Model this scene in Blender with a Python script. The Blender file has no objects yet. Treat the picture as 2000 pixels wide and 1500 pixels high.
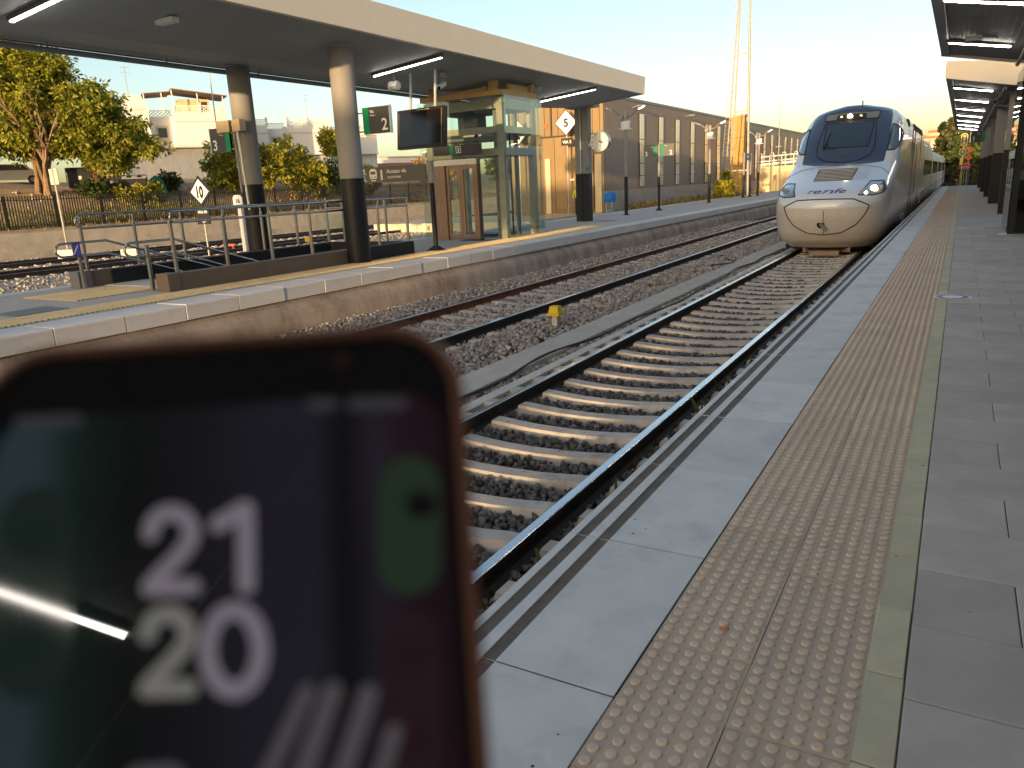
import bpy, math, random
import numpy as np
from mathutils import Vector, Matrix

R = math.radians
scene = bpy.context.scene
col = scene.collection
random.seed(7); rng = np.random.default_rng(7)

# ------------------------------------------------------------------ camera
F_PX = 1490.0
cam_d = bpy.data.cameras.new('camera'); cam = bpy.data.objects.new('camera', cam_d); col.objects.link(cam)
cam_d.sensor_width = 36.0; cam_d.lens = 36.0 * F_PX / 2000.0
cam_d.clip_start = 0.02; cam_d.clip_end = 6000
CAMR = ((0.86842088, -0.0854117, 0.48841583), (0.49372572, 0.23956919, -0.83596741), (-0.04560799, 0.96711501, 0.25021683))
M = Matrix(CAMR).to_4x4(); M.translation = Vector((0, 0, 1.5))
cam.matrix_world = M
cam_d.dof.use_dof = True; cam_d.dof.focus_distance = 14.0; cam_d.dof.aperture_fstop = 8.4
scene.camera = cam

# ------------------------------------------------------------------ sky, sun, exposure
SUN = Vector((0.12, -0.99, 0.0645)).normalized()
wd = bpy.data.worlds.new('World'); scene.world = wd; wd.use_nodes = True
nt = wd.node_tree; nt.nodes.clear()
sky = nt.nodes.new('ShaderNodeTexSky'); sky.sky_type = 'NISHITA'; sky.sun_disc = False
sky.sun_elevation = math.asin(SUN.z); sky.sun_rotation = math.atan2(SUN.x, SUN.y)
sky.altitude = 200; sky.air_density = 0.70; sky.dust_density = 2.2; sky.ozone_density = 0.6
bg = nt.nodes.new('ShaderNodeBackground'); bg.inputs['Strength'].default_value = 0.15
wo = nt.nodes.new('ShaderNodeOutputWorld')
nt.links.new(sky.outputs[0], bg.inputs[0]); nt.links.new(bg.outputs[0], wo.inputs[0])
sd = bpy.data.lights.new('sun', 'SUN'); sd.energy = 2.4; sd.angle = R(0.53); sd.color = (1.0, 0.66, 0.33)
so = bpy.data.objects.new('sun', sd); col.objects.link(so)
so.rotation_euler = (-SUN).to_track_quat('-Z', 'Y').to_euler()
so.location = (0, -30, 30)
vs = scene.view_settings
vs.view_transform = 'Standard'; vs.look = 'None'; vs.exposure = 1.55; vs.gamma = 1.0; vs.use_curve_mapping = False
scene.render.engine = 'CYCLES'
scene.cycles.max_bounces = 8; scene.cycles.transparent_max_bounces = 16
scene.cycles.caustics_reflective = False; scene.cycles.caustics_refractive = False
scene.cycles.sample_clamp_indirect = 6.0
scene.cycles.use_denoising = True

# ------------------------------------------------------------------ materials
MATS = {}
def mk(name, c, rough=0.8, var=0.12, scale=3.0, bump=0.0, bscale=60.0, metal=0.0, spec=0.35, rnd=0.0, isl=0.0, stain=0.0,
       stain_col=(0.03, 0.025, 0.02), stain_scale=1.3, emis=None, es=0.0, c2=None, trans=0.0, coat=0.0, stretch=None):
    m = bpy.data.materials.new(name); m.use_nodes = True; t = m.node_tree; N = t.nodes; L = t.links
    b = N['Principled BSDF']
    b.inputs['Roughness'].default_value = rough; b.inputs['Metallic'].default_value = metal
    b.inputs['Specular IOR Level'].default_value = spec; b.inputs['Coat Weight'].default_value = coat
    geo = N.new('ShaderNodeNewGeometry')
    pos = geo.outputs['Position']
    if stretch:
        mp = N.new('ShaderNodeVectorMath'); mp.operation = 'MULTIPLY'; mp.inputs[1].default_value = stretch
        L.new(pos, mp.inputs[0]); pos = mp.outputs[0]
    no = N.new('ShaderNodeTexNoise'); no.inputs['Scale'].default_value = scale; no.inputs['Detail'].default_value = 6
    no.inputs['Roughness'].default_value = 0.65
    L.new(pos, no.inputs['Vector'])
    rmp = N.new('ShaderNodeMapRange'); rmp.inputs['From Min'].default_value = 0.3; rmp.inputs['From Max'].default_value = 0.7
    L.new(no.outputs[0], rmp.inputs['Value'])
    mx = N.new('ShaderNodeMix'); mx.data_type = 'RGBA'
    a = [max(0, x * (1 - var)) for x in c] + [1]; d = [min(1, x * (1 + var)) for x in (c2 or c)] + [1]
    mx.inputs[6].default_value = a; mx.inputs[7].default_value = d
    L.new(rmp.outputs[0], mx.inputs[0]); cur = mx.outputs[2]
    for src, amt in (('obj', rnd), ('isl', isl)):
        if amt:
            o = N.new('ShaderNodeObjectInfo').outputs['Random'] if src == 'obj' else geo.outputs['Random Per Island']
            mr = N.new('ShaderNodeMapRange'); mr.inputs['To Min'].default_value = 1 - amt; mr.inputs['To Max'].default_value = 1 + amt
            L.new(o, mr.inputs['Value'])
            vm = N.new('ShaderNodeVectorMath'); vm.operation = 'SCALE'
            L.new(cur, vm.inputs[0]); L.new(mr.outputs[0], vm.inputs['Scale']); cur = vm.outputs[0]
    if stain:
        n2 = N.new('ShaderNodeTexNoise'); n2.inputs['Scale'].default_value = stain_scale; n2.inputs['Detail'].default_value = 9
        n2.inputs['Roughness'].default_value = 0.72
        L.new(pos, n2.inputs['Vector'])
        r2 = N.new('ShaderNodeMapRange'); r2.inputs['From Min'].default_value = 0.52; r2.inputs['From Max'].default_value = 0.74
        r2.inputs['To Max'].default_value = stain
        L.new(n2.outputs[0], r2.inputs['Value'])
        m2 = N.new('ShaderNodeMix'); m2.data_type = 'RGBA'; m2.inputs[7].default_value = list(stain_col) + [1]
        L.new(r2.outputs[0], m2.inputs[0]); L.new(cur, m2.inputs[6]); cur = m2.outputs[2]
    L.new(cur, b.inputs['Base Color'])
    if bump:
        nb = N.new('ShaderNodeTexNoise'); nb.inputs['Scale'].default_value = bscale; nb.inputs['Detail'].default_value = 4
        L.new(pos, nb.inputs['Vector'])
        bp = N.new('ShaderNodeBump'); bp.inputs['Strength'].default_value = bump; bp.inputs['Distance'].default_value = 0.02
        L.new(nb.outputs[0], bp.inputs['Height']); L.new(bp.outputs[0], b.inputs['Normal'])
    if emis:
        b.inputs['Emission Color'].default_value = list(emis) + [1]; b.inputs['Emission Strength'].default_value = es
    if trans:
        tr = N.new('ShaderNodeBsdfTranslucent'); ms = N.new('ShaderNodeMixShader'); ms.inputs[0].default_value = trans
        L.new(cur, tr.inputs[0]); L.new(b.outputs[0], ms.inputs[1]); L.new(tr.outputs[0], ms.inputs[2])
        L.new(ms.outputs[0], N['Material Output'].inputs[0])
    MATS[name] = m
    return m

def mk_glass(name, tint=(0.82, 0.92, 0.88), ior=1.5, rough=0.0, refl=1.0):
    m = bpy.data.materials.new(name); m.use_nodes = True; t = m.node_tree; t.nodes.clear(); N = t.nodes; L = t.links
    tr = N.new('ShaderNodeBsdfTransparent'); tr.inputs[0].default_value = list(tint) + [1]
    gl = N.new('ShaderNodeBsdfGlossy'); gl.inputs['Roughness'].default_value = rough; gl.inputs[0].default_value = (refl, refl, refl, 1)
    lw = N.new('ShaderNodeLayerWeight'); lw.inputs[0].default_value = 0.5
    pw = N.new('ShaderNodeMath'); pw.operation = 'POWER'; pw.inputs[1].default_value = 4.0; L.new(lw.outputs['Facing'], pw.inputs[0])
    fr = N.new('ShaderNodeMapRange'); fr.inputs['To Min'].default_value = ((ior - 1) / (ior + 1)) ** 2; fr.inputs['To Max'].default_value = 0.8; L.new(pw.outputs[0], fr.inputs['Value'])
    ms = N.new('ShaderNodeMixShader'); o = N.new('ShaderNodeOutputMaterial')
    L.new(fr.outputs[0], ms.inputs[0]); L.new(tr.outputs[0], ms.inputs[1]); L.new(gl.outputs[0], ms.inputs[2]); L.new(ms.outputs[0], o.inputs[0])
    MATS[name] = m
    return m

mk('coping', (0.72, 0.74, 0.75), 0.7, 0.08, 4, 0.05, 150, stain=0.38, stain_col=(0.25, 0.25, 0.25), stain_scale=2.2, rnd=0.05)
mk('groove', (0.19, 0.17, 0.155), 0.95, 0.25, 9, 0.5, 320)
mk('dome', (0.70, 0.56, 0.43), 0.75, 0.08, 9, 0.1, 260, rnd=0.05)
mk('tactile', (0.585, 0.48, 0.38), 0.8, 0.10, 6, 0.12, 260, rnd=0.06, stain=0.18, stain_col=(0.20, 0.17, 0.14), stain_scale=3)
mk('yellow_paint', (0.61, 0.58, 0.41), 0.75, 0.08, 7, 0.15, 220, rnd=0.08, stain=0.25, stain_col=(0.42, 0.38, 0.26), stain_scale=4)
mk('paving', (0.55, 0.505, 0.475), 0.75, 0.13, 3, 0.12, 240, rnd=0.10, stain=0.45, stain_col=(0.44, 0.41, 0.385), stain_scale=2.4)
mk('mortar', (0.07, 0.06, 0.052), 0.95, 0.2, 20)
mk('platform_core', (0.33, 0.31, 0.28), 0.9, 0.2, 2, 0.3, 40, stain=0.5)
mk('ballast_bed', (0.10, 0.095, 0.09), 0.95, 0.4, 18, 0.9, 25)
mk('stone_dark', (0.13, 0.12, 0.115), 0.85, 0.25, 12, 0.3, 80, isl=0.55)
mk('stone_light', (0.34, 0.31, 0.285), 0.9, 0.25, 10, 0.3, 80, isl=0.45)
mk('sleeper', (0.54, 0.505, 0.47), 0.85, 0.16, 6, 0.3, 120, rnd=0.10, stain=0.5, stain_col=(0.12, 0.10, 0.085), stain_scale=5)
mk('rail_side', (0.030, 0.024, 0.022), 0.6, 0.4, 6, 0.2, 60, spec=0.3)
mk('rail_brown', (0.16, 0.065, 0.03), 0.85, 0.4, 6, 0.2, 60)  # orange-brown sides for the left rail of the far track
mk('rail_top', (0.55, 0.57, 0.60), 0.22, 0.1, 8, metal=1.0, stretch=(8, .3, 1))
mk('clip', (0.03, 0.028, 0.026), 0.6)
mk('lid', (0.56, 0.51, 0.46), 0.9, 0.12, 3, 0.25, 120, rnd=0.06, stain=0.3, stain_col=(0.25, 0.2, 0.16), stain_scale=2.5)
mk('lid_white', (0.66, 0.62, 0.57), 0.9, 0.12, 3, 0.25, 120, rnd=0.06, stain=0.3, stain_col=(0.25, 0.2, 0.16), stain_scale=2.5)
mk('cable', (0.012, 0.012, 0.016), 0.5)
mk('far_coping', (0.68, 0.68, 0.68), 0.8, 0.07, 3, 0.1, 120, rnd=0.05, stain=0.25, stain_col=(0.3, 0.29, 0.28), stain_scale=1.5)
mk('far_top', (0.54, 0.50, 0.46), 0.85, 0.1, 2, 0.1, 120, stain=0.3, stain_col=(0.3, 0.28, 0.26))
mk('far_tactile', (0.62, 0.50, 0.30), 0.8, 0.1, 5, rnd=0.05)
mk('far_wall', (0.42, 0.35, 0.29), 0.95, 0.3, 1.6, 0.12, 30, stain=0.75, stain_col=(0.11, 0.08, 0.06), stain_scale=1.1, stretch=(1, 1, .45))
mk('brown_upstand', (0.19, 0.135, 0.095), 0.55, 0.1, 2, 0.05, 100)
mk('dark_upstand', (0.022, 0.022, 0.026), 0.6, 0.1, 2)
mk('grey_paint', (0.27, 0.265, 0.26), 0.62, 0.06, 2, spec=0.3)
mk('grey_paint_mid', (0.17, 0.175, 0.19), 0.45, 0.05, 2)
mk('black_paint', (0.013, 0.014, 0.018), 0.5, 0.15, 3, spec=0.3)
mk('fascia', (0.74, 0.67, 0.58), 0.45, 0.03, 1, spec=0.4, stain=0.08, stain_col=(0.4, 0.36, 0.3), stain_scale=.6)
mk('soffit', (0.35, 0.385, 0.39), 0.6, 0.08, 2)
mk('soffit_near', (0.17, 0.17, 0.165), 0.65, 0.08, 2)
mk('tube_light', (0.9, 0.9, 0.9), 0.4, 0, emis=(1.0, 0.90, 0.78), es=8.0)
mk('tube_light_near', (0.9, 0.9, 0.9), 0.4, 0, emis=(1.0, 0.92, 0.82), es=20.0)
mk('lamp_off', (0.75, 0.75, 0.72), 0.4, 0.03)
mk('steel', (0.52, 0.50, 0.47), 0.26, 0.08, 4, metal=1.0)
mk('steel_brushed', (0.50, 0.45, 0.40), 0.35, 0.12, 3, metal=1.0, stretch=(20, 20, .4))
mk('lift_door', (0.27, 0.185, 0.135), 0.33, 0.2, 3, metal=0.6, stretch=(20, 20, .4))
mk('elev_steel', (0.36, 0.33, 0.27), 0.45, 0.1, 3, spec=0.5)
mk('elev_sunlit', (0.62, 0.42, 0.19), 0.6, 0.1, 3)  # orange puts the sunlight on the lift top into the colour
mk('sign_dark', (0.052, 0.056, 0.062), 0.45, 0.05, 2)
mk('sign_grey', (0.12, 0.12, 0.115), 0.45, 0.05, 2)
mk('sign_green', (0.0, 0.24, 0.10), 0.45, 0.05, 2)
mk('sign_white', (0.82, 0.82, 0.82), 0.5, 0.02, 2)
mk('sign_blue', (0.02, 0.035, 0.30), 0.45, 0.05, 2)
mk('sign_red', (0.42, 0.03, 0.045), 0.5, 0.05, 2)
mk('sign_orange', (0.85, 0.16, 0.03), 0.5, 0.05, 2)
mk('sign_black', (0.02, 0.02, 0.022), 0.5, 0.05, 2)
mk('screen_black', (0.010, 0.009, 0.010), 0.12, 0.2, 2, spec=0.5)
mk('screen_frame', (0.02, 0.014, 0.012), 0.3)
mk('beige_box', (0.56, 0.45, 0.30), 0.6, 0.05, 2)
mk('shed_side', (0.22, 0.175, 0.145), 0.5, 0.08, 1.0, metal=0.0, spec=0.4)
mk('shed_gable', (0.235, 0.165, 0.085), 0.6, 0.07, 1.0)
mk('shed_roof', (0.25, 0.25, 0.25), 0.6, 0.1, 1)
mk('shed_pane', (0.72, 0.62, 0.46), 0.14, 0.05, 2, spec=0.9, coat=0.6)  # cream base colour stands for bright sky reflected in the glass
mk('shed_frame', (0.04, 0.04, 0.04), 0.5)
mk('shed_door', (0.25, 0.175, 0.085), 0.6, 0.07, 1.0)
mk('render_yellow', (0.62, 0.52, 0.34), 0.9, 0.1, 2)
mk('plinth', (0.42, 0.37, 0.32), 0.95, 0.15, 2, 0.2, 40, stain=0.35, stain_col=(0.2, 0.15, 0.1))
mk('old_tower', (0.46, 0.30, 0.11), 0.9, 0.25, 2.5, 0.3, 40, stain=0.5, stain_col=(0.10, 0.07, 0.04), stretch=(2, 2, .35))
mk('galv', (0.36, 0.335, 0.29), 0.5, 0.15, 4, metal=0.2)
mk('white_metal', (0.74, 0.73, 0.70), 0.5, 0.05, 3)
mk('dirt', (0.36, 0.245, 0.155), 0.98, 0.3, 0.8, 0.8, 8, stain=0.5, stain_col=(0.42, 0.33, 0.24), stain_scale=.7)
mk('dry_ground', (0.56, 0.37, 0.21), 0.98, 0.35, 0.6, 0.8, 6, stain=0.6, stain_col=(0.44, 0.36, 0.2), stain_scale=.5)
mk('left_ballast', (0.40, 0.34, 0.28), 0.95, 0.35, 6, 1.0, 14, stain=0.35, stain_col=(0.36, 0.28, 0.2))
mk('house_white', (0.70, 0.71, 0.71), 0.9, 0.04, 1.5, stain=0.15, stain_col=(0.5, 0.48, 0.45), stain_scale=.8)
mk('house_dirty', (0.58, 0.58, 0.57), 0.9, 0.08, 1.5, stain=0.6, stain_col=(0.34, 0.35, 0.36), stain_scale=1.2, stretch=(2, 2, .5))
mk('house_trim', (0.50, 0.46, 0.42), 0.9, 0.04, 1.5)
mk('terracotta', (0.36, 0.10, 0.05), 0.9, 0.15, 2)
mk('roof_tile', (0.40, 0.16, 0.08), 0.9, 0.2, 2)
mk('pergola', (0.30, 0.24, 0.20), 0.8, 0.1, 2)
mk('fence_paint', (0.028, 0.026, 0.016), 0.6, 0.2, 3)
mk('wall_concrete', (0.60, 0.51, 0.39), 0.95, 0.15, 1.2, 0.3, 30, stain=0.4, stain_col=(0.2, 0.15, 0.1))
mk('leaf_tree', (0.16, 0.20, 0.024), 0.6, 0.25, 0.5, isl=0.45, trans=0.35, c2=(0.29, 0.29, 0.035))
mk('leaf_shrub', (0.20, 0.225, 0.024), 0.6, 0.25, 0.6, isl=0.45, trans=0.35, c2=(0.35, 0.32, 0.035))
mk('leaf_dark', (0.075, 0.11, 0.028), 0.6, 0.3, 0.5, isl=0.45, trans=0.25)
mk('leaf_olive', (0.10, 0.10, 0.03), 0.6, 0.3, 0.5, isl=0.4, trans=0.25)
mk('leaf_dry', (0.36, 0.20, 0.08), 0.8, 0.3, 0.5, isl=0.4, trans=0.25)
mk('grass_dry', (0.30, 0.22, 0.08), 0.9, 0.3, 0.8, isl=0.45, trans=0.3)
mk('cypress', (0.03, 0.045, 0.018), 0.7, 0.3, 0.5, isl=0.4, trans=0.15)
mk('bark', (0.22, 0.155, 0.10), 0.95, 0.3, 4, 0.6, 25)
mk('train_white', (0.70, 0.77, 0.86), 0.28, 0.02, 1, spec=0.5, coat=0.5)
mk('train_cream', (0.63, 0.605, 0.57), 0.30, 0.06, 2, spec=0.5, coat=0.35, stain=0.22, stain_col=(0.27, 0.22, 0.17), stain_scale=1.6)
mk('train_mask', (0.040, 0.062, 0.115), 0.25, 0.05, 2, spec=0.5, coat=0.6)
mk('train_glass', (0.020, 0.030, 0.045), 0.04, 0.05, 2, spec=0.9, coat=1.0)
mk('train_glass_side', (0.16, 0.24, 0.34), 0.06, 0.05, 2, spec=0.8, coat=1.0)
mk('train_topglass', (0.17, 0.18, 0.16), 0.08, 0.05, 2, spec=0.8, coat=0.8)
mk('train_line', (0.025, 0.028, 0.033), 0.5)
mk('train_grille', (0.62, 0.61, 0.58), 0.4, 0.05, 2)
mk('train_under', (0.020, 0.018, 0.017), 0.8, 0.3, 3)
mk('train_plate', (0.32, 0.24, 0.17), 0.7, 0.15, 3)
mk('train_lens', (0.20, 0.24, 0.28), 0.05, 0.1, 6, spec=0.9, coat=1.0)
mk('train_lamp', (1, 1, 1), 0.3, 0, emis=(1.0, 0.78, 0.42), es=14.0)
mk('train_purple', (0.10, 0.035, 0.16), 0.4)
mk('train_window', (0.055, 0.045, 0.04), 0.05, 0.1, 2, spec=0.9, coat=1.0)
mk('coach_body', (0.66, 0.62, 0.57), 0.38, 0.05, 1, spec=0.5, coat=0.2)
mk('bin_dark', (0.030, 0.034, 0.036), 0.6, 0.1, 3)
mk('bin_green', (0.01, 0.12, 0.055), 0.6, 0.08, 3)
mk('bin_lid', (0.48, 0.50, 0.22), 0.6, 0.1, 3)
mk('bin_grey', (0.30, 0.33, 0.36), 0.6, 0.1, 3)
mk('yellow_plastic', (0.72, 0.50, 0.02), 0.5, 0.06, 6, stain=0.2, stain_col=(0.4, 0.28, 0.05), stain_scale=12)
mk('blue_plastic', (0.02, 0.20, 0.62), 0.45, 0.05, 3)
mk('clock_face', (0.88, 0.86, 0.82), 0.5, 0.02, 2)
mk('skin', (0.45, 0.28, 0.2), 0.6)
mk('hair', (0.03, 0.02, 0.015), 0.7)
mk('hivis', (0.55, 0.62, 0.05), 0.7)
mk('trousers', (0.02, 0.022, 0.03), 0.85)
mk('station_wall', (0.38, 0.36, 0.34), 0.8, 0.08, 1)
mk('phone_case', (0.13, 0.055, 0.033), 0.40, 0.08, 20, spec=0.5)
mk('phone_rim', (0.20, 0.17, 0.12), 0.35, 0.05, 20, metal=0.5)
mk('phone_lens', (0.01, 0.01, 0.012), 0.05, 0)
mk('ember', (0.62, 0.20, 0.07), 0.8, 0.2, 90)
mk('weed', (0.07, 0.09, 0.03), 0.8, 0.3, 9, isl=0.4, trans=0.2)
mk('rock_pale', (0.40, 0.34, 0.27), 0.95, 0.2, 4)
mk('signal_yellow', (0.75, 0.52, 0.12), 0.5, 0.05, 4, emis=(1.0, 0.7, 0.25), es=0.0)
mk('car_white', (0.62, 0.62, 0.62), 0.3, 0.02, 2, coat=0.5)
mk('car_red', (0.40, 0.03, 0.03), 0.3, 0.05, 2, coat=0.5)
mk('rubber', (0.015, 0.015, 0.015), 0.8)
mk('hill', (0.055, 0.06, 0.02), 0.95, 0.3, 0.05)
mk('bg_wall', (0.52, 0.42, 0.33), 0.9, 0.06, 1)
mk('bg_glass', (0.05, 0.055, 0.06), 0.2, 0.1, 2)
mk_glass('glass', (0.915, 0.965, 0.95), 1.55)
mk_glass('glass_clear', (0.90, 0.95, 0.93), 1.5)
mk_glass('glass_dark', (0.30, 0.36, 0.36), 1.6)

def add_pits(m, sc=16.0, th=0.055, c=(.05, .05, .055)):
    # air holes left in the cast concrete
    t = m.node_tree; N = t.nodes; L = t.links; b = N['Principled BSDF']
    geo = N.new('ShaderNodeNewGeometry'); vo = N.new('ShaderNodeTexVoronoi'); vo.inputs['Scale'].default_value = sc
    L.new(geo.outputs['Position'], vo.inputs['Vector'])
    no = N.new('ShaderNodeTexNoise'); no.inputs['Scale'].default_value = 2.2; L.new(geo.outputs['Position'], no.inputs['Vector'])
    mr = N.new('ShaderNodeMapRange'); mr.inputs['From Min'].default_value = .42; mr.inputs['From Max'].default_value = .72; mr.inputs['To Min'].default_value = 0.0; mr.inputs['To Max'].default_value = th
    L.new(no.outputs[0], mr.inputs['Value'])
    sb_ = N.new('ShaderNodeMath'); sb_.operation = 'LESS_THAN'; L.new(vo.outputs['Distance'], sb_.inputs[0]); L.new(mr.outputs[0], sb_.inputs[1])
    src = b.inputs['Base Color'].links[0].from_socket
    mx = N.new('ShaderNodeMix'); mx.data_type = 'RGBA'; mx.inputs[7].default_value = list(c) + [1]
    L.new(sb_.outputs[0], mx.inputs[0]); L.new(src, mx.inputs[6]); L.new(mx.outputs[2], b.inputs['Base Color'])
add_pits(MATS['coping'], 13.0, 0.11)
add_pits(MATS['paving'], 5.5, 0.11, (.24, .225, .21)); add_pits(MATS['tactile'], 9.0, 0.10, (.20, .16, .12)); add_pits(MATS['yellow_paint'], 9.0, 0.12, (.25, .23, .16))
add_pits(MATS['train_cream'], 7.0, 0.13, (.22, .17, .12)); add_pits(MATS['sleeper'], 9.0, 0.16, (.13, .10, .08))
def shed_panel_bump(m, sc, axis):
    t = m.node_tree; N = t.nodes; L = t.links; b = N['Principled BSDF']
    geo = N.new('ShaderNodeNewGeometry'); sx = N.new('ShaderNodeSeparateXYZ'); L.new(geo.outputs['Position'], sx.inputs[0])
    mu = N.new('ShaderNodeMath'); mu.operation = 'MULTIPLY'; mu.inputs[1].default_value = sc; L.new(sx.outputs[axis], mu.inputs[0])
    fr = N.new('ShaderNodeMath'); fr.operation = 'FRACT'; L.new(mu.outputs[0], fr.inputs[0])
    gt = N.new('ShaderNodeMapRange'); gt.inputs['From Min'].default_value = 0.0; gt.inputs['From Max'].default_value = 0.12
    L.new(fr.outputs[0], gt.inputs['Value'])
    bp = N.new('ShaderNodeBump'); bp.inputs['Strength'].default_value = 0.6; bp.inputs['Distance'].default_value = 0.03
    L.new(gt.outputs[0], bp.inputs['Height']); L.new(bp.outputs[0], b.inputs['Normal'])
shed_panel_bump(MATS['shed_side'], 3.0, 1)
shed_panel_bump(MATS['soffit_near'], 9.0, 0)

def paving_far_material():
    m = mk('paving_far', (0.55, 0.505, 0.475), 0.75, 0.10, 3, stain=0.25, stain_col=(0.44, 0.41, 0.385), stain_scale=2.4)
    t = m.node_tree; N = t.nodes; L = t.links; b = N['Principled BSDF']
    geo = N.new('ShaderNodeNewGeometry')
    br = N.new('ShaderNodeTexBrick'); br.inputs['Scale'].default_value = 1.0; br.inputs['Mortar Size'].default_value = 0.005
    br.inputs['Brick Width'].default_value = 0.6; br.inputs['Row Height'].default_value = 0.43
    br.inputs[1].default_value = (1, 1, 1, 1); br.inputs[2].default_value = (0.88, 0.88, 0.88, 1); br.inputs[3].default_value = (0.5, 0.5, 0.5, 1)
    L.new(geo.outputs['Position'], br.inputs[0])
    src = b.inputs['Base Color'].links[0].from_socket
    mu = N.new('ShaderNodeMix'); mu.data_type = 'RGBA'; mu.blend_type = 'MULTIPLY'; mu.inputs[0].default_value = 1
    L.new(src, mu.inputs[6]); L.new(br.outputs[0], mu.inputs[7]); L.new(mu.outputs[2], b.inputs['Base Color'])
paving_far_material()

# ------------------------------------------------------------------ object helpers
ORD = ['first', 'second', 'third', 'fourth', 'fifth', 'sixth', 'seventh', 'eighth', 'ninth', 'tenth']
def tag(o, label=None, cat=None, group=None, kind=None):
    if label: o['label'] = label
    if cat: o['category'] = cat
    if group: o['group'] = group
    if kind: o['kind'] = kind
    return o

def empty(name, loc=(0, 0, 0), rz=0.0, label=None, cat=None, group=None, kind=None):
    o = bpy.data.objects.new(name, None); col.objects.link(o); o.location = loc; o.rotation_euler = (0, 0, rz)
    o.empty_display_size = 0.2
    return tag(o, label, cat, group, kind)

class MB:
    def __init__(s): s.v = []; s.f = []
    def add(s, vs, fs):
        b = len(s.v); s.v += [tuple(p) for p in vs]; s.f += [tuple(i + b for i in f) for f in fs]; return s
    def box(s, x0, x1, y0, y1, z0, z1):
        return s.add([(x0, y0, z0), (x1, y0, z0), (x1, y1, z0), (x0, y1, z0), (x0, y0, z1), (x1, y0, z1), (x1, y1, z1), (x0, y1, z1)],
                     [(0, 3, 2, 1), (4, 5, 6, 7), (0, 1, 5, 4), (1, 2, 6, 5), (2, 3, 7, 6), (3, 0, 4, 7)])
    def cbox(s, x0, x1, y0, y1, z0, z1, c):
        # box with its top edges chamfered
        v = [(x0, y0, z0), (x1, y0, z0), (x1, y1, z0), (x0, y1, z0), (x0, y0, z1 - c), (x1, y0, z1 - c), (x1, y1, z1 - c), (x0, y1, z1 - c),
             (x0 + c, y0 + c, z1), (x1 - c, y0 + c, z1), (x1 - c, y1 - c, z1), (x0 + c, y1 - c, z1)]
        return s.add(v, [(0, 3, 2, 1), (0, 1, 5, 4), (1, 2, 6, 5), (2, 3, 7, 6), (3, 0, 4, 7), (4, 5, 9, 8), (5, 6, 10, 9), (6, 7, 11, 10), (7, 4, 8, 11), (8, 9, 10, 11)])
    def prism(s, poly, ax, a, b):
        n = len(poly)
        def P(q, t):
            if ax == 'y': return (q[0], t, q[1])
            if ax == 'x': return (t, q[0], q[1])
            return (q[0], q[1], t)
        vs = [P(q, a) for q in poly] + [P(q, b) for q in poly]
        fs = [tuple(range(n))[::-1], tuple(range(n, 2 * n))] + [(i, (i + 1) % n, n + (i + 1) % n, n + i) for i in range(n)]
        return s.add(vs, fs)
    def tube(s, pts, r, n=8, cap=True):
        pts = [Vector(p) for p in pts]; rr = r if isinstance(r, (list, tuple)) else [r] * len(pts)
        rings = []; up = Vector((0, 0, 1))
        for i, p in enumerate(pts):
            d = (pts[min(i + 1, len(pts) - 1)] - pts[max(i - 1, 0)]).normalized()
            a = up if abs(d.z) < 0.95 else Vector((1, 0, 0))
            u = d.cross(a).normalized(); w = d.cross(u).normalized()
            rings.append([p + (u * math.cos(2 * math.pi * k / n) + w * math.sin(2 * math.pi * k / n)) * rr[i] for k in range(n)])
        vs = [q for ring in rings for q in ring]; fs = []
        for i in range(len(pts) - 1):
            for k in range(n):
                fs.append((i * n + k, i * n + (k + 1) % n, (i + 1) * n + (k + 1) % n, (i + 1) * n + k))
        if cap: fs += [tuple(range(n))[::-1], tuple(range((len(pts) - 1) * n, len(pts) * n))]
        return s.add(vs, fs)
    def bar(s, p, q, w, h):
        p = Vector(p); q = Vector(q); d = (q - p).normalized(); a = Vector((0, 0, 1)) if abs(d.z) < 0.95 else Vector((0, 1, 0))
        u = d.cross(a).normalized() * w / 2; t = d.cross(u).normalized() * h / 2
        vs = [p - u - t, p + u - t, p + u + t, p - u + t, q - u - t, q + u - t, q + u + t, q - u + t]
        return s.add(vs, [(0, 3, 2, 1), (4, 5, 6, 7), (0, 1, 5, 4), (1, 2, 6, 5), (2, 3, 7, 6), (3, 0, 4, 7)])
    def lathe(s, prof, c=(0, 0, 0), n=16, ax='z'):
        vs = []; fs = []
        for (r, h) in prof:
            for k in range(n):
                a = 2 * math.pi * k / n
                p = (r * math.cos(a), r * math.sin(a), h)
                if ax == 'y': p = (p[0], p[2], p[1])
                if ax == 'x': p = (p[2], p[0], p[1])
                vs.append((p[0] + c[0], p[1] + c[1], p[2] + c[2]))
        for i in range(len(prof) - 1):
            for k in range(n): fs.append((i * n + k, i * n + (k + 1) % n, (i + 1) * n + (k + 1) % n, (i + 1) * n + k))
        fs += [tuple(range(n))[::-1], tuple(range((len(prof) - 1) * n, len(prof) * n))]
        return s.add(vs, fs)
    def mesh(s, name, mat, smooth=False):
        me = bpy.data.meshes.new(name); me.from_pydata(s.v, [], s.f); me.validate()
        me.materials.append(MATS[mat])
        if smooth:
            me.polygons.foreach_set('use_smooth', [True] * len(me.polygons))
            try: me.set_sharp_from_angle(angle=R(40))
            except Exception: pass
        return me
    def build(s, name, mat, parent=None, smooth=False, loc=None, rz=0.0):
        return inst(name, s.mesh(name, mat, smooth), parent, loc, rz)

def inst(name, me, parent=None, loc=None, rz=0.0):
    o = bpy.data.objects.new(name, me); col.objects.link(o)
    if parent: o.parent = parent
    if loc is not None: o.location = loc
    if rz: o.rotation_euler = (0, 0, rz)
    return o

def copy_tree(o, parent=None):
    c = o.copy(); col.objects.link(c); c.parent = parent
    for ch in list(o.children): copy_tree(ch, c)
    return c

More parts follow.
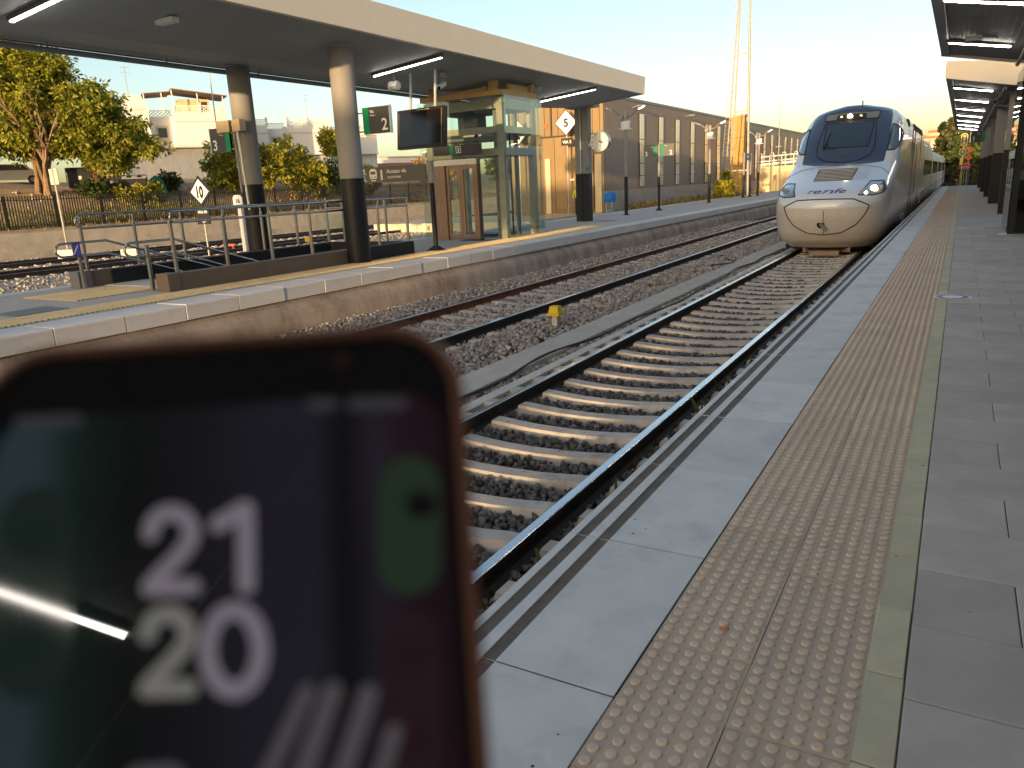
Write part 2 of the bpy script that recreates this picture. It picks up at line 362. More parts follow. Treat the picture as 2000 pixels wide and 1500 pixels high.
def np_mesh(name, V, Fq, mat, parent=None, tri=False):
    k = 3 if tri else 4
    me = bpy.data.meshes.new(name); nv = len(V); nf = len(Fq)
    me.vertices.add(nv); me.vertices.foreach_set('co', np.asarray(V, np.float32).ravel())
    me.loops.add(nf * k); me.loops.foreach_set('vertex_index', np.asarray(Fq, np.int32).ravel())
    me.polygons.add(nf); me.polygons.foreach_set('loop_start', np.arange(0, nf * k, k, dtype=np.int32))
    me.update(calc_edges=True); me.validate()
    me.materials.append(MATS[mat])
    return inst(name, me, parent)

_FM = {}
def text_mesh(s, size, depth=0.003, align='LEFT', shear=0.0, sx=1.0, bold=.012):
    key = (s, size, depth, align, shear, sx, bold)
    if key in _FM: return _FM[key]
    c = bpy.data.curves.new('lettering', 'FONT'); c.body = s; c.size = size; c.extrude = depth; c.align_x = align; c.shear = shear
    c.resolution_u = 3; c.offset = size * bold
    o = bpy.data.objects.new('lettering', c); col.objects.link(o)
    dg = bpy.context.evaluated_depsgraph_get()
    me = bpy.data.meshes.new_from_object(o.evaluated_get(dg))
    bpy.data.objects.remove(o); bpy.data.curves.remove(c)
    if sx != 1.0:
        for v in me.vertices: v.co.x *= sx
    _FM[key] = me
    return me
def lettering(s, size, parent, p, mat, facing='-y', align='LEFT', sx=1.0, depth=0.003, name='lettering', bold=.012):
    me = text_mesh(s, size, depth, align, 0, sx, bold).copy(); me.materials.clear(); me.materials.append(MATS[mat])
    o = inst(name, me, parent, p)
    o.rotation_euler = (R(90), 0, 0) if facing == '-y' else ((R(90), 0, R(90)) if facing == '+x' else (0, 0, 0))
    return o

# ================================================================== SETTING
tag(MB().box(-2500, 2500, -2500, 2500, -1.6, -0.98).build('ground', 'dirt'), kind='structure')
PLAT_END = 70.0
np_core = tag(MB().box(-1.355, 6.0, -70, PLAT_END, -0.97, -0.045).build('near_platform', 'mortar'), kind='structure')
MB().box(-1.19, -0.778, -5, PLAT_END - .5, -0.044, -0.005).build('joint_mortar', 'mortar', np_core); MB().box(-1.37, -1.1905, -5, PLAT_END - .5, -0.044, -0.010).build('joint_mortar', 'mortar', np_core)
MB().box(-0.7775, 2.9, .72, 26, -0.044, -0.0095).build('joint_mortar', 'mortar', np_core)
# coping slabs with two rough warning grooves
NSL = 0.967
c_me = None
ys = [2.815 + NSL * k for k in range(-4, 70) if 2.815 + NSL * k < PLAT_END - 0.9]
cm = MB()
g = 0.0045
cm.cbox(-1.38, -1.342, g, NSL - g, -0.24, 0.0, 0.0015)
cm.box(-1.342, -1.292, g, NSL - g, -0.06, -0.006)
cm.cbox(-1.292, -1.242, g, NSL - g, -0.06, 0.0, 0.0015)
cm.box(-1.242, -1.192, g, NSL - g, -0.06, -0.006)
cm.cbox(-1.192, -0.777, g, NSL - g, -0.24, 0.0, 0.0015)
c_me = cm.mesh('coping_slab', 'coping'); c_me.materials.append(MATS['groove'])
for p in c_me.polygons:
    cx = p.center.x
    if (-1.3421 < cx < -1.2919 or -1.2421 < cx < -1.1919) and abs(p.center.z + 0.006) < 0.002: p.material_index = 1
for y in ys:
    o = inst('coping_slab', c_me, np_core, (random.uniform(-.0015, .0015), y, random.uniform(-.002, .001)))
# tactile tiles with domes
def dome_tile(n=6, s=0.325, pitch=0.0535):
    m = MB(); gg = 0.0006
    m.cbox(gg, s - gg, gg, s - gg, -0.04, 0.0, 0.0012)
    off = (s - pitch * (n - 1)) / 2
    for i in range(n):
        for j in range(n):
            cx = off + i * pitch; cy = off + j * pitch; k = 12
            vs = []; fs = []
            for (r, z) in ((0.0185, -0.001), (0.0165, 0.0045), (0.0125, 0.006)):
                vs += [(cx + r * math.cos(2 * math.pi * a / k), cy + r * math.sin(2 * math.pi * a / k), z) for a in range(k)]
            for t in range(2):
                fs += [(t * k + a, t * k + (a + 1) % k, (t + 1) * k + (a + 1) % k, (t + 1) * k + a) for a in range(k)]
            fs.append(tuple(range(2 * k, 3 * k)))
            m.add(vs, fs)
    me = m.mesh('tactile_tile', 'tactile'); me.materials.append(MATS['dome'])
    for p in me.polygons:
        if p.center.z > .001: p.material_index = 1
    return me
t_me = dome_tile()
y = 2.19 - 0.325 * 4
while y < 49:
    for x in (-0.7735, -0.4475):
        inst('tactile_tile', t_me, np_core, (x, y, -0.004 + random.uniform(-.0015, .0015)))
    y += 0.3255
tend = y
sm = MB()
sm.box(-0.7735, -0.1225, tend, PLAT_END, -0.04, -0.004)
for i in range(12):
    sm.box(-0.757 + i * 0.0535, -0.727 + i * 0.0535, tend, PLAT_END, -0.004, 0.001)
tag(sm.build('tactile_strip', 'tactile', np_core), kind='stuff')
yb = MB().cbox(0, 0.105, 0.0025, 0.4255, -0.04, 0, 0.003).mesh('yellow_block', 'yellow_paint')
y = 2.314 - 0.428 * 3
while y < PLAT_END - .5:
    inst('yellow_block', yb, np_core, (-0.126 + random.uniform(-.001, .001), y, -0.003 + random.uniform(-.0015, .001))); y += 0.428
# paving slabs
pv = {}
def paver(w):
    k = round(w, 3)
    if k not in pv: pv[k] = MB().cbox(0.002, w - 0.002, 0.002, 0.428, -0.04, 0, 0.003).mesh('paving_slab', 'paving')
    return pv[k]
y = 2.649 - 0.43 * 3; r = 1
PY1 = 26.0
while y < PY1:
    x = -0.018; first = 0.318 if r % 2 == 0 else 0.618
    xm = 0.35 + 0.075 * max(y, 2) + .3
    w = first
    while x < xm:
        inst('paving_slab', paver(w), np_core, (x, y, -0.003 + random.uniform(-.0018, .0015))); x += w; w = 0.6
    y += 0.43; r += 1
PY1 = y
tag(MB().box(-0.018, 6.0, PY1, PLAT_END, -0.04, -0.004).build('paving', 'paving_far', np_core), kind='structure')
tag(MB().box(3.0, 6.0, -70, PY1, -0.042, -0.006).build('paving', 'paving_far', np_core), kind='structure')
tag(MB().box(-1.38, 3.0, -70, 0.7, -0.05, -0.030).build('paving', 'paving_far', np_core), kind='structure')

# ballast between the platforms
tag(MB().box(-9.75, -1.37, -30, 200, -0.97, -0.87).build('ballast_bed', 'ballast_bed'), kind='structure')
ICO_V = None
def ico():
    t = (1 + 5 ** .5) / 2
    v = np.array([(-1, t, 0), (1, t, 0), (-1, -t, 0), (1, -t, 0), (0, -1, t), (0, 1, t), (0, -1, -t), (0, 1, -t), (t, 0, -1), (t, 0, 1), (-t, 0, -1), (-t, 0, 1)], float)
    v /= np.linalg.norm(v[0])
    f = np.array([(0, 11, 5), (0, 5, 1), (0, 1, 7), (0, 7, 10), (0, 10, 11), (1, 5, 9), (5, 11, 4), (11, 10, 2), (10, 7, 6), (7, 1, 8), (3, 9, 4), (3, 4, 2), (3, 2, 6), (3, 6, 8), (3, 8, 9), (4, 9, 5), (2, 4, 11), (6, 2, 10), (8, 6, 7), (9, 8, 1)])
    return v, f
IV, IF = ico()
def stones(name, X, Y, Z, S, mat, parent=None):
    n = len(X)
    V = IV[None] * (1 + rng.uniform(-.33, .33, (n, 12, 1)))
    sc = S[:, None] * rng.uniform(0.55, 1.25, (n, 3)); V = V * sc[:, None, :]
    q = rng.normal(size=(n, 4)); q /= np.linalg.norm(q, axis=1)[:, None]
    w, a, b, c = q.T
    Rm = np.stack([1 - 2 * (b * b + c * c), 2 * (a * b - c * w), 2 * (a * c + b * w), 2 * (a * b + c * w), 1 - 2 * (a * a + c * c), 2 * (b * c - a * w),
                   2 * (a * c - b * w), 2 * (b * c + a * w), 1 - 2 * (a * a + b * b)], -1).reshape(n, 3, 3)
    V = np.einsum('nij,nkj->nki', Rm, V) + np.stack([X, Y, Z], -1)[:, None, :]
    Fq = (IF[None] + (np.arange(n) * 12)[:, None, None]).reshape(-1, 3)
    return tag(np_mesh(name, V.reshape(-1, 3), Fq, mat, parent, tri=True), kind='stuff')
def scatter(x0, x1, y0, y1, dens_near, yref, zf, s0, s1, avoid=None):
    # density falls off with distance, stones grow slightly to keep the bed closed
    out = []
    y = y0
    while y < y1:
        dy = 0.5; k = max(1.0, (y / yref)) ** 0.8
        n = int((x1 - x0) * dy * dens_near / k)
        X = rng.uniform(x0, x1, n); Y = rng.uniform(y, y + dy, n); S = rng.uniform(s0, s1, n) * k ** 0.5
        out.append((X, Y, S)); y += dy
    X, Y, S = [np.concatenate([o[i] for o in out]) for i in range(3)]
    if avoid is not None:
        k = avoid(X, Y); X, Y, S = X[k], Y[k], S[k]
    return X, Y, zf(X, Y) + rng.uniform(-.012, .012, len(X)), S

TN, TF = -3.10, -7.43           # track centre lines
SPN, SPF = 0.56, 0.60
S0N = 3.886
def zn(X, Y):
    d = np.abs(X - TN)
    z = np.where(d < 0.87, -0.834 + 0.03 * (d / 0.87) ** 2, -0.815)
    return np.where(X < TN - 1.2, -0.80, z)
def avoid_n(X, Y):
    ph = np.abs(((Y - (S0N + .09) + SPN / 2) % SPN) - SPN / 2)
    return ~((ph < 0.10) & (np.abs(X - TN) < 1.25)) & ~(np.abs(np.abs(X - TN) - 0.868) < 0.05) & ~((X > -5.17) & (X < -4.63)) & ~((X > -4.44) & (X < -4.28))
X, Y, Z, S = scatter(-5.2, -1.4, 2.2, 24, 560, 7, zn, 0.022, 0.036, avoid_n)
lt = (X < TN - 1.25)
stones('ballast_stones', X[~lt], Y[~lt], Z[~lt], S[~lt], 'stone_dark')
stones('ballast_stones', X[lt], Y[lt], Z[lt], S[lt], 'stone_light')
def zfar(X, Y): return np.where(X > -6.2, -0.78 + 0.02 * np.sin(X * 3), np.where(X < -8.7, -0.74, -0.82))
def avoid_f(X, Y):
    ph = np.abs(((Y - 8 + SPF / 2) % SPF) - SPF / 2)
    return ~((ph < 0.10) & (np.abs(X - TF) < 1.25) & (rng.uniform(0, 1, len(X)) < 0.93)) & ~(np.abs(np.abs(X - TF) - 0.868) < 0.06)
X, Y, Z, S = scatter(-9.7, -5.18, 6, 40, 330, 9, zfar, 0.025, 0.042, avoid_f)
stones('ballast_stones', X, Y, Z, S, 'stone_light')

# ------------------------------------------------------------------ tracks
def rail_profile(cx, ztop):
    p = [(-.036, 0), (-.030, .004), (.030, .004), (.036, 0), (.036, -.035), (.009, -.05), (.009, -.13), (.07, -.148), (.07, -.16), (-.07, -.16), (-.07, -.148), (-.009, -.13), (-.009, -.05), (-.036, -.035)]
    return [(cx + a, ztop - .004 + b) for a, b in p]
def rail(cx, ztop, y0, y1, parent, side='rail_side'):
    m = MB().prism(rail_profile(cx, ztop)[::-1], 'y', y0, y1)
    me = m.mesh('rail', side); me.materials.append(MATS['rail_top'])
    for p in me.polygons:
        if abs(p.normal.z) > 0.5 and p.center.z > ztop - .03: p.material_index = 1
    return inst('rail', me, parent)
def sleeper_mesh(hw=1.3):
    # side outline (x, z): low middle, shoulders, notches where the rails sit
    half = [(0, -.778), (.3, -.772), (.5, -.758), (.66, -.742), (.755, -.738), (.775, -.798), (.96, -.806), (.985, -.742), (1.15, -.745), (1.25, -.76)]
    prof = [(-a, b) for a, b in half[::-1]] + half[1:]
    n = len(prof); m = MB(); w0, w1 = 0.105, 0.074; base = -0.96
    for i in range(n - 1):
        (xa, za), (xb, zb) = prof[i], prof[i + 1]
        m.add([(xa, -w1, za), (xb, -w1, zb), (xb, w1, zb), (xa, w1, za)], [(0, 1, 2, 3)])
        m.add([(xa, -w1, za), (xb, -w1, zb), (xb, -w0, base), (xa, -w0, base)], [(3, 2, 1, 0)])
        m.add([(xa, w1, za), (xb, w1, zb), (xb, w0, base), (xa, w0, base)], [(0, 1, 2, 3)])
    for e in (0, n - 1):
        x, z = prof[e]; m.add([(x, -w1, z), (x, w1, z), (x, w0, base), (x, -w0, base)], [(0, 1, 2, 3)])
    return m.mesh('sleeper', 'sleeper')
sl_me = sleeper_mesh()
clip = MB()
clip.tube([(-.10, -.05, -.79), (-.13, -.03, -.765), (-.13, .03, -.765), (-.09, .05, -.772), (-.06, .02, -.775), (-.06, -.03, -.775)], .010, 6)
clip.box(-.135, -.075, -.035, .035, -.805, -.785)
clip_me = clip.mesh('rail_clip', 'clip')
trn = empty('railway_track', (0, 0, 0), label='near track with bare concrete sleepers, which the arriving train stands on', cat='railway track')
rail(TN - 0.868, -.65, -30, 160, trn); rail(TN + 0.868, -.65, -30, 160, trn)
for k in range(-5, 75):
    y = S0N + .09 + SPN * k + random.uniform(-.015, .015)
    o = inst('sleeper', sl_me, trn, (TN + random.uniform(-.015, .015), y, random.uniform(-.004, .004)), random.uniform(-.006, .006))
    if y < 16:
        for sx, rz in ((-.868, 0), (-.868, math.pi), (.868, 0), (.868, math.pi)):
            inst('rail_clip', clip_me, trn, (TN + sx, y, 0), rz)
trf = empty('railway_track', (0, 0, 0), label='empty track along the wall of the opposite platform', cat='railway track')
rail(TF - 0.868, -.65, -30, 160, trf, 'rail_brown'); rail(TF + 0.868, -.65, -30, 160, trf)
for k in range(-5, 75):
    inst('sleeper', sl_me, trf, (TF + random.uniform(-.02, .02), 8 + SPF * k, -0.03 + random.uniform(-.01, .006)), random.uniform(-.008, .008))
# cable trough between the tracks
tr = empty('cable_trough', (0, 0, 0), label='flat concrete cable trough between the two tracks', cat='cable trough')
lids = [-2, 2.2, 5.2, 8.6, 12.3, 15.4, 18.6, 22, 25.5, 29, 33, 37, 41, 45]
for a, b in zip(lids[:-1], lids[1:]):
    MB().cbox(-.255, .255, 0.008, b - a - .008, -.1, 0, .008).build('lid', 'lid', tr, loc=(-4.90 + random.uniform(-.015, .015), a, -.735 + random.uniform(-.006, .006)), rz=random.uniform(-.004, .004))
tr2 = empty('cable_trough', (0, 0, 0), label='narrow pale concrete strip beside the near rail', cat='cable trough')
for a, b in zip(lids[:-1], lids[1:]):
    MB().cbox(-.075, .075, 0.01, b - a - .01, -.1, 0, .006).build('lid', 'lid_white', tr2, loc=(-4.36 + random.uniform(-.015, .015), a, -.745 + random.uniform(-.006, .004)), rz=random.uniform(-.006, .006))
pts = [(-4.55 + 0.10 * math.sin(y * 0.55) + 0.05 * math.sin(y * 1.9), y, -.735 + .012 * math.sin(y * 2.3)) for y in np.arange(3, 24, .25)]
tag(MB().tube(pts, 0.016, 6).build('cable', 'cable', smooth=True), 'black cable snaking over the stones beside the near rail', 'cable')
pts = [(-5.5 + 0.4 * math.sin(t), 20 + t * .5, -.73 + .01 * math.sin(3 * t)) for t in np.arange(0, 6, .25)]
tag(MB().tube(pts, 0.016, 6).build('cable', 'cable', smooth=True), 'short loose black cable lying on the stones between the tracks', 'cable')
# yellow trackside marker
tb = empty('track_marker', (-5.62, 11.15, -.80), label='yellow capped marker post standing in the stones between the tracks', cat='track marker')
MB().prism([(-.05, -.05), (.05, -.05), (.05, .05), (-.05, .05)], 'z', 0, .22).build('post', 'lid', tb)
MB().add([(-.115, -.115, .22), (.115, -.115, .22), (.115, .115, .22), (-.115, .115, .22), (-.115, -.115, .25), (.115, -.115, .25), (.115, .115, .25), (-.115, .115, .25),
          (-.09, -.09, .252), (.09, -.09, .252), (.09, .09, .252), (-.09, .09, .252), (-.07, -.07, .37), (.07, -.07, .37), (.07, .07, .37), (-.07, .07, .37)],
         [(0, 3, 2, 1), (0, 1, 5, 4), (1, 2, 6, 5), (2, 3, 7, 6), (3, 0, 4, 7), (4, 5, 6, 7), (8, 9, 13, 12), (9, 10, 14, 13), (10, 11, 15, 14), (11, 8, 12, 15), (12, 13, 14, 15)]).build('cap', 'yellow_plastic', tb)

# ------------------------------------------------------------------ far platform
FP = tag(MB().box(-15.2, -10.12, -40, 120, -0.97, -0.05).build('opposite_platform', 'far_wall'), kind='structure')
fw = MB().prism([(-10.06, -.06), (-10.05, -.32), (-9.92, -.42), (-9.89, -.50), (-9.82, -.97), (-10.2, -.97), (-10.2, -.06)][::-1], 'y', -40, 120)
tag(fw.build('wall', 'far_wall', FP), kind='structure')
tag(MB().box(-14.9, -10.7, -40, 120, -.05, -.004).build('paving', 'far_top', FP), kind='structure')
fc = MB().cbox(-10.70, -10.0, .009, .991, -.235, 0, .014)
fc.box(-10.004, -9.996, .012, .988, -.05, -.035)
fc_me = fc.mesh('coping_block', 'far_coping')
for k in range(2, 90): inst('coping_block', fc_me, FP, (random.uniform(-.006, .006), 0.47 + k, random.uniform(-.004, .004)))
fc2 = MB().cbox(-15.30, -14.9, .004, .996, -.22, 0, .012).mesh('coping_block', 'far_coping')
for k in range(3, 60): inst('coping_block', fc2, FP, (0, 0.2 + k, 0))
rm = MB(); rm.box(.003, .397, .003, .797, -.04, 0)
for i in range(10):
    yy = .04 + i * .08; rm.add([(0.003, yy - .025, 0), (.397, yy - .025, 0), (.397, yy - .012, .013), (.003, yy - .012, .013), (.397, yy + .012, .013), (.003, yy + .012, .013), (.397, yy + .025, 0), (.003, yy + .025, 0)],
                              [(0, 1, 2, 3), (3, 2, 4, 5), (5, 4, 6, 7)])
ft_me = rm.mesh('tactile_tile', 'far_tactile')
for k in range(0, 28):
    for x in (-11.62, -11.22): inst('tactile_tile', ft_me, FP, (x, 3.2 + .8 * k, .001))
dt_me = rm.mesh('tactile_tile', 'far_tactile')
for i in range(4):
    for j in range(2): inst('tactile_tile', ft_me, FP, (-14.1 + .4 * i * 1.0, 7.3 + .8 * j, .001))
tag(MB().box(-12.45, -11.75, 5.95, 6.75, -.003, .004).build('inspection_cover', 'grey_paint_mid'), 'dark metal cover set in the paving before the stairs', 'cover')
tag(MB().box(-12.62, -11.85, 28.75, 29.35, -.003, .004).build('inspection_cover', 'grey_paint_mid'), 'dark metal cover beside the foot of the clock pillar', 'cover')
tag(MB().box(-12.9, -11.9, 19.35, 19.85, -.003, .005).build('entry_mat', 'black_paint'), 'black mat before the glass lift', 'mat')

# ------------------------------------------------------------------ far canopy
CY0, CY1 = 5.2, 28.7
cano = empty('platform_canopy', (-13.2, 15, 0), label='long dark-soffited canopy with a pale fascia over the opposite platform', cat='canopy')
def rel(mb, name, mat, par, org, smooth=False):
    mb.v = [(a - org[0], b - org[1], c - org[2]) for a, b, c in mb.v]
    return mb.build(name, mat, par, smooth)
O = (-13.2, 15, 0)
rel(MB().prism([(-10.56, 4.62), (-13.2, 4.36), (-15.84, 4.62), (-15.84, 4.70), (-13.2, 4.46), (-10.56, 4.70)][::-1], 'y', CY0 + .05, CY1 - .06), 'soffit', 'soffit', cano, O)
rel(MB().prism([(-10.56, 4.72), (-13.2, 4.48), (-15.84, 4.72), (-15.84, 5.15), (-13.2, 4.98), (-10.56, 5.15)][::-1], 'y', CY0 + .05, CY1 - .07), 'roof', 'shed_roof', cano, O)
fl = 7.83
for k in range(3):
    a = CY0 + k * fl + (.0 if k == 0 else .004); b = min(CY0 + (k + 1) * fl, CY1) - .004
    rel(MB().prism([(-10.50, 4.60), (-10.47, 5.20), (-10.56, 5.20), (-10.56, 4.66), (-10.62, 4.60)], 'y', a, b), 'fascia', 'fascia', cano, O)
    rel(MB().prism([(-15.90, 4.60), (-15.93, 5.12), (-15.84, 5.12), (-15.84, 4.60)][::-1], 'y', a, b), 'fascia', 'grey_paint_mid', cano, O)
for yy in (CY0, CY1):
    rel(MB().prism([(-10.47, 4.60), (-13.2, 4.34), (-15.93, 4.60), (-15.93, 5.12), (-13.2, 4.97), (-10.47, 5.20)][::-1], 'y', yy - .03, yy + .03), 'end_fascia', 'fascia' if yy == CY0 else 'soffit', cano, O)
rel(MB().tube([(-15.3, CY0 + .3, 4.42), (-15.3, CY1 - .3, 4.42)], .055, 10), 'pipe', 'soffit', cano, O, True)
rel(MB().tube([(-15.65, CY0 + .3, 4.50), (-15.65, CY1 - .3, 4.50)], .045, 10), 'pipe', 'soffit', cano, O, True)
for k in range(9): rel(MB().bar((-15.3, CY0 + 1.5 + 2.6 * k, 4.38), (-15.3, CY0 + 1.5 + 2.6 * k, 4.62), .03, .02), 'bracket', 'soffit', cano, O)
def canopy_light(x0, x1, y, z0, z1, label, lit='tube_light', group=None):
    L = empty('ceiling_light', ((x0 + x1) / 2, y, (z0 + z1) / 2), label=label, cat='light', group=group)
    hx = (x1 - x0) / 2; dz = (z1 - z0) / 2
    MB().bar((-hx - .05, 0, -dz + .035), (hx + .05, 0, dz + .035), .09, .06).build('housing', 'grey_paint_mid', L)
    MB().bar((-hx, 0, -dz), (hx, 0, dz), .05, .03).build('tube', lit, L)
    return L
canopy_light(-12.9, -10.85, 7.35, 4.31, 4.51, 'lit tube light under the opposite canopy, above the stair foot')
canopy_light(-12.9, -10.85, 16.0, 4.31, 4.51, 'lit tube light under the opposite canopy, above the hanging screen')
canopy_light(-12.9, -10.85, 25.0, 4.31, 4.51, 'lit tube light under the opposite canopy, between lift and clock pillar')
for (x, y, lb) in ((-11.8, 9.3, 'unlit white emergency light under the opposite canopy near the stairs'), (-11.9, 22.6, 'small unlit emergency light under the opposite canopy behind the lift')):
    L = empty('emergency_light', (x, y, 4.46), label=lb, cat='light')
    MB().cbox(-.22, .22, -.07, .07, -.05, .03, .0).build('housing', 'lamp_off', L)
    MB().bar((-.22, 0, .03), (-1.5, 0, -.08), .02, .02).build('conduit', 'soffit', L)
# round columns
def round_column(x, y, r, ztop, label, zb=1.83):
    c = empty('canopy_column', (x, y, 0), label=label, cat='column', group='round canopy columns')
    MB().lathe([(r, zb + .002), (r, ztop)], n=28).build('shaft', 'grey_paint', c, True)
    MB().lathe([(r + .004, 0), (r + .004, zb)], n=28).build('painted_base', 'black_paint', c, True)
    MB().lathe([(r + .02, ztop - .06), (r + .02, ztop)], n=28).build('collar', 'soffit', c, True)
    return c
round_column(-11.62, 13.35, .26, 4.55, 'round grey column with black base standing by the tactile strip')
round_column(-14.8, 13.4, .26, 4.52, 'round grey column with black base and beige junction box')
jb = empty('junction_box', (-14.72, 13.07, 3.15), label='beige split junction box strapped to the round column', cat='box')
MB().box(-.48, -.06, -.16, .02, -.13, .13).build('box', 'beige_box', jb); MB().box(.04, .30, -.16, .02, -.13, .13).build('box', 'beige_box', jb)
MB().box(-.08, .06, -.10, .02, -.10, .10).build('clamp', 'black_paint', jb)
MB().tube([(.13, -.1, -.13), (.15, -.09, -.6), (.17, -.07, -1.9)], .025, 8).build('conduit', 'lamp_off', jb, True)
MB().tube([(-.02, -.06, -.13), (-.02, -.05, -1.5)], .03, 8).build('conduit', 'grey_paint', jb, True)
# blade signs on columns
def via_sign(x0, x1, y, z0, z1, num, label, green_left, bracket_x):
    s = empty('platform_sign', ((x0 + x1) / 2, y, z0), label=label, cat='sign')
    hw = (x1 - x0) / 2; h = z1 - z0; gw = .16
    MB().box(-hw, hw, -.03, .03, 0, h).build('panel', 'sign_dark', s)
    gx = (-hw, -hw + gw) if green_left else (hw - gw, hw)
    MB().box(gx[0], gx[1], -.034, .034, 0.002, h - .002).build('green_band', 'sign_green', s)
    tx = hw - .22 if green_left else -hw + .06
    lettering(num, .34, s, (tx, -.032, .06), 'sign_white')
    sxp = -hw + gw + .04 if green_left else hw - gw - .20
    lettering('V\u00eda', .085, s, (sxp, -.032, h - .12), 'sign_white')
    lettering('Platform', .04, s, (sxp, -.032, h - .18), 'sign_white')
    MB().box(*( (hw, hw + .03) if green_left else (-hw - .03, -hw)), -.035, .035, -.01, h + .01).build('edge_trim', 'steel', s)
    bx = bracket_x - (x0 + x1) / 2
    for zz in (.06, h - .10): MB().bar((bx, 0, zz), (math.copysign(hw, bx), 0, zz), .03, .03).build('bracket', 'grey_paint', s)
    return s
via_sign(-11.26, -10.55, 13.5, 2.73, 3.27, '2', 'dark platform 2 sign with green band at its left edge on column', True, -11.40)
via_sign(-16.12, -15.44, 13.5, 2.63, 3.20, '3', 'dark platform 3 sign with green band at its right edge on column', False, -15.02)
# hanging screen
tv = empty('hanging_screen', (-11.98, 16.55, 2.55), label='switched-off black display screen hanging below the canopy', cat='screen')
tvr = R(-7)
tv.rotation_euler = (R(-6), 0, tvr)
MB().cbox(-.80, .80, -.09, .05, 0, .96, .0).build('casing', 'screen_frame', tv)
MB().box(-.72, .72, -.094, -.08, .07, .89).build('glass', 'screen_black', tv)
MB().box(-.74, -.72, -.10, -.08, .05, .91).build('trim', 'brown_upstand', tv); MB().box(.72, .74, -.10, -.08, .05, .91).build('trim', 'brown_upstand', tv)
MB().box(-.1, .3, -.1, -.09, .915, .93).build('label_strip', 'bin_lid', tv)
MB().tube([(.42, 0.02, .96), (.42, .02, 1.86)], .035, 8).build('hanger', 'soffit', tv, True)
MB().tube([(-.42, 0.02, .96), (-.42, .02, 1.86)], .035, 8).build('hanger', 'soffit', tv, True)
# loudspeaker and security cameras under the canopy
sp = empty('loudspeaker', (-12.75, 16.6, 4.12), label='white horn loudspeaker under the opposite canopy beside tube light', cat='loudspeaker')
MB().lathe([(.09, 0), (.12, .03), (.12, .26), (.09, .29)], c=(-.15, 0, 0), n=14, ax='x').build('body', 'lamp_off', sp, True)
MB().bar((0, 0, .1), (0, 0, .28), .03, .03).build('bracket', 'soffit', sp)
def security_camera(loc, rz, label, lit='lamp_off'):
    c = empty('security_camera', loc, rz, label=label, cat='camera')
    MB().lathe([(.09, .22), (.11, .26), (.11, .32)], n=12).build('mount', 'grey_paint', c, True)
    MB().bar((0, 0, .24), (0, -.02, .08), .035, .035).build('arm', 'soffit', c)
    m = MB(); m.bar((0, .12, .10), (0, -.24, -.04), .11, .10); m.build('housing', lit, c)
    MB().lathe([(.045, 0), (.045, .015)], c=(0, -.255, -.052), n=12, ax='y').build('lens', 'phone_lens', c)
    return c
security_camera((-11.95, 17.6, 4.10), R(10), 'small security camera below the canopy above the hanging screen')

# ------------------------------------------------------------------ stair enclosure
st = empty('stair_enclosure', (-13.2, 12, 0), label='underpass stair enclosure with brown upstands and steel handrails', cat='stairs')
O = (-13.2, 12, 0)
SX0, SX1, SY0, SY1 = -14.62, -11.76, 8.75, 15.6
# right wall (front), left wall, back
rel(MB().cbox(-12.02, -11.76, SY0, SY1 - 2.1, 0.0, .30, .01), 'upstand', 'brown_upstand', st, O)
rel(MB().cbox(-12.02, -11.76, SY1 - 2.098, SY1, 0.0, .30, .01), 'upstand', 'dark_upstand', st, O)
rel(MB().cbox(-14.62, -14.40, SY0 + .02, SY1, 0.0, .30, .01), 'upstand', 'brown_upstand', st, O)
rel(MB().cbox(-14.398, -12.022, SY1 - .2, SY1, 0.0, .30, .01), 'upstand', 'dark_upstand', st, O)
rel(MB().box(-12.07, -11.74, SY0 - .24, SY0 - .002, 0, .31), 'end_block', 'brown_upstand', st, O)
rel(MB().box(-14.66, -14.36, SY0 - .24, SY0 + .018, 0, .31), 'end_block', 'grey_paint_mid', st, O)
# stairwell opening: dark treads and a flat dark sheet stand for its shade
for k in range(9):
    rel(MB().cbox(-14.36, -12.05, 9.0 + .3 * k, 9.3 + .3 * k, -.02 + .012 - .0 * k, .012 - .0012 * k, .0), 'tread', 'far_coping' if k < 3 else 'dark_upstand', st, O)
rel(MB().box(-14.38, -12.04, 11.7, SY1 - .2, .0, .004), 'well_shade', 'dark_upstand', st, O)
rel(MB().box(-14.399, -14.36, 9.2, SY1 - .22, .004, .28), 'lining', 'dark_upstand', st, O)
def handrail(x, y0, y1, zt, zl, label=None):
    loop = []
    rr = (zt - zl) / 2; zc = (zt + zl) / 2
    loop = [(x, y1, zt), (x, y0, zt)] + [(x, y0 - rr * math.sin(a), zc + rr * math.cos(a)) for a in np.linspace(.25, math.pi - .25, 8)] + [(x, y0, zl), (x, y1, zl)]
    rel(MB().tube(loop, .024, 10), 'handrail', 'steel', st, O, True)
handrail(-11.80, SY0 + .12, SY1 - .1, 1.36, 1.17); handrail(-14.52, SY0 + .12, SY1 - .1, 1.36, 1.10)
rel(MB().tube([(-14.5, SY1 - .12, 1.36), (-11.82, SY1 - .12, 1.36)], .024, 10), 'handrail', 'steel', st, O, True)
rel(MB().tube([(-14.5, SY1 - .12, 1.17), (-11.82, SY1 - .12, 1.17)], .024, 10), 'handrail', 'steel', st, O, True)
for x in (-11.86, -14.50):
    for k in range(7):
        yy = SY0 + .05 + k * 1.12
        rel(MB().box(x - .03, x + .03, yy - .02, yy + .02, .28, 1.20), 'post', 'steel_brushed', st, O)
        rel(MB().bar((x, yy, 1.16), (x + (.05 if x > -13 else -.02), yy, 1.33), .025, .02), 'bracket', 'steel', st, O)
for k in range(3):
    xx = -13.9 + .7 * k; rel(MB().box(xx - .02, xx + .02, SY1 - .14, SY1 - .08, .28, 1.34), 'post', 'steel_brushed', st, O)
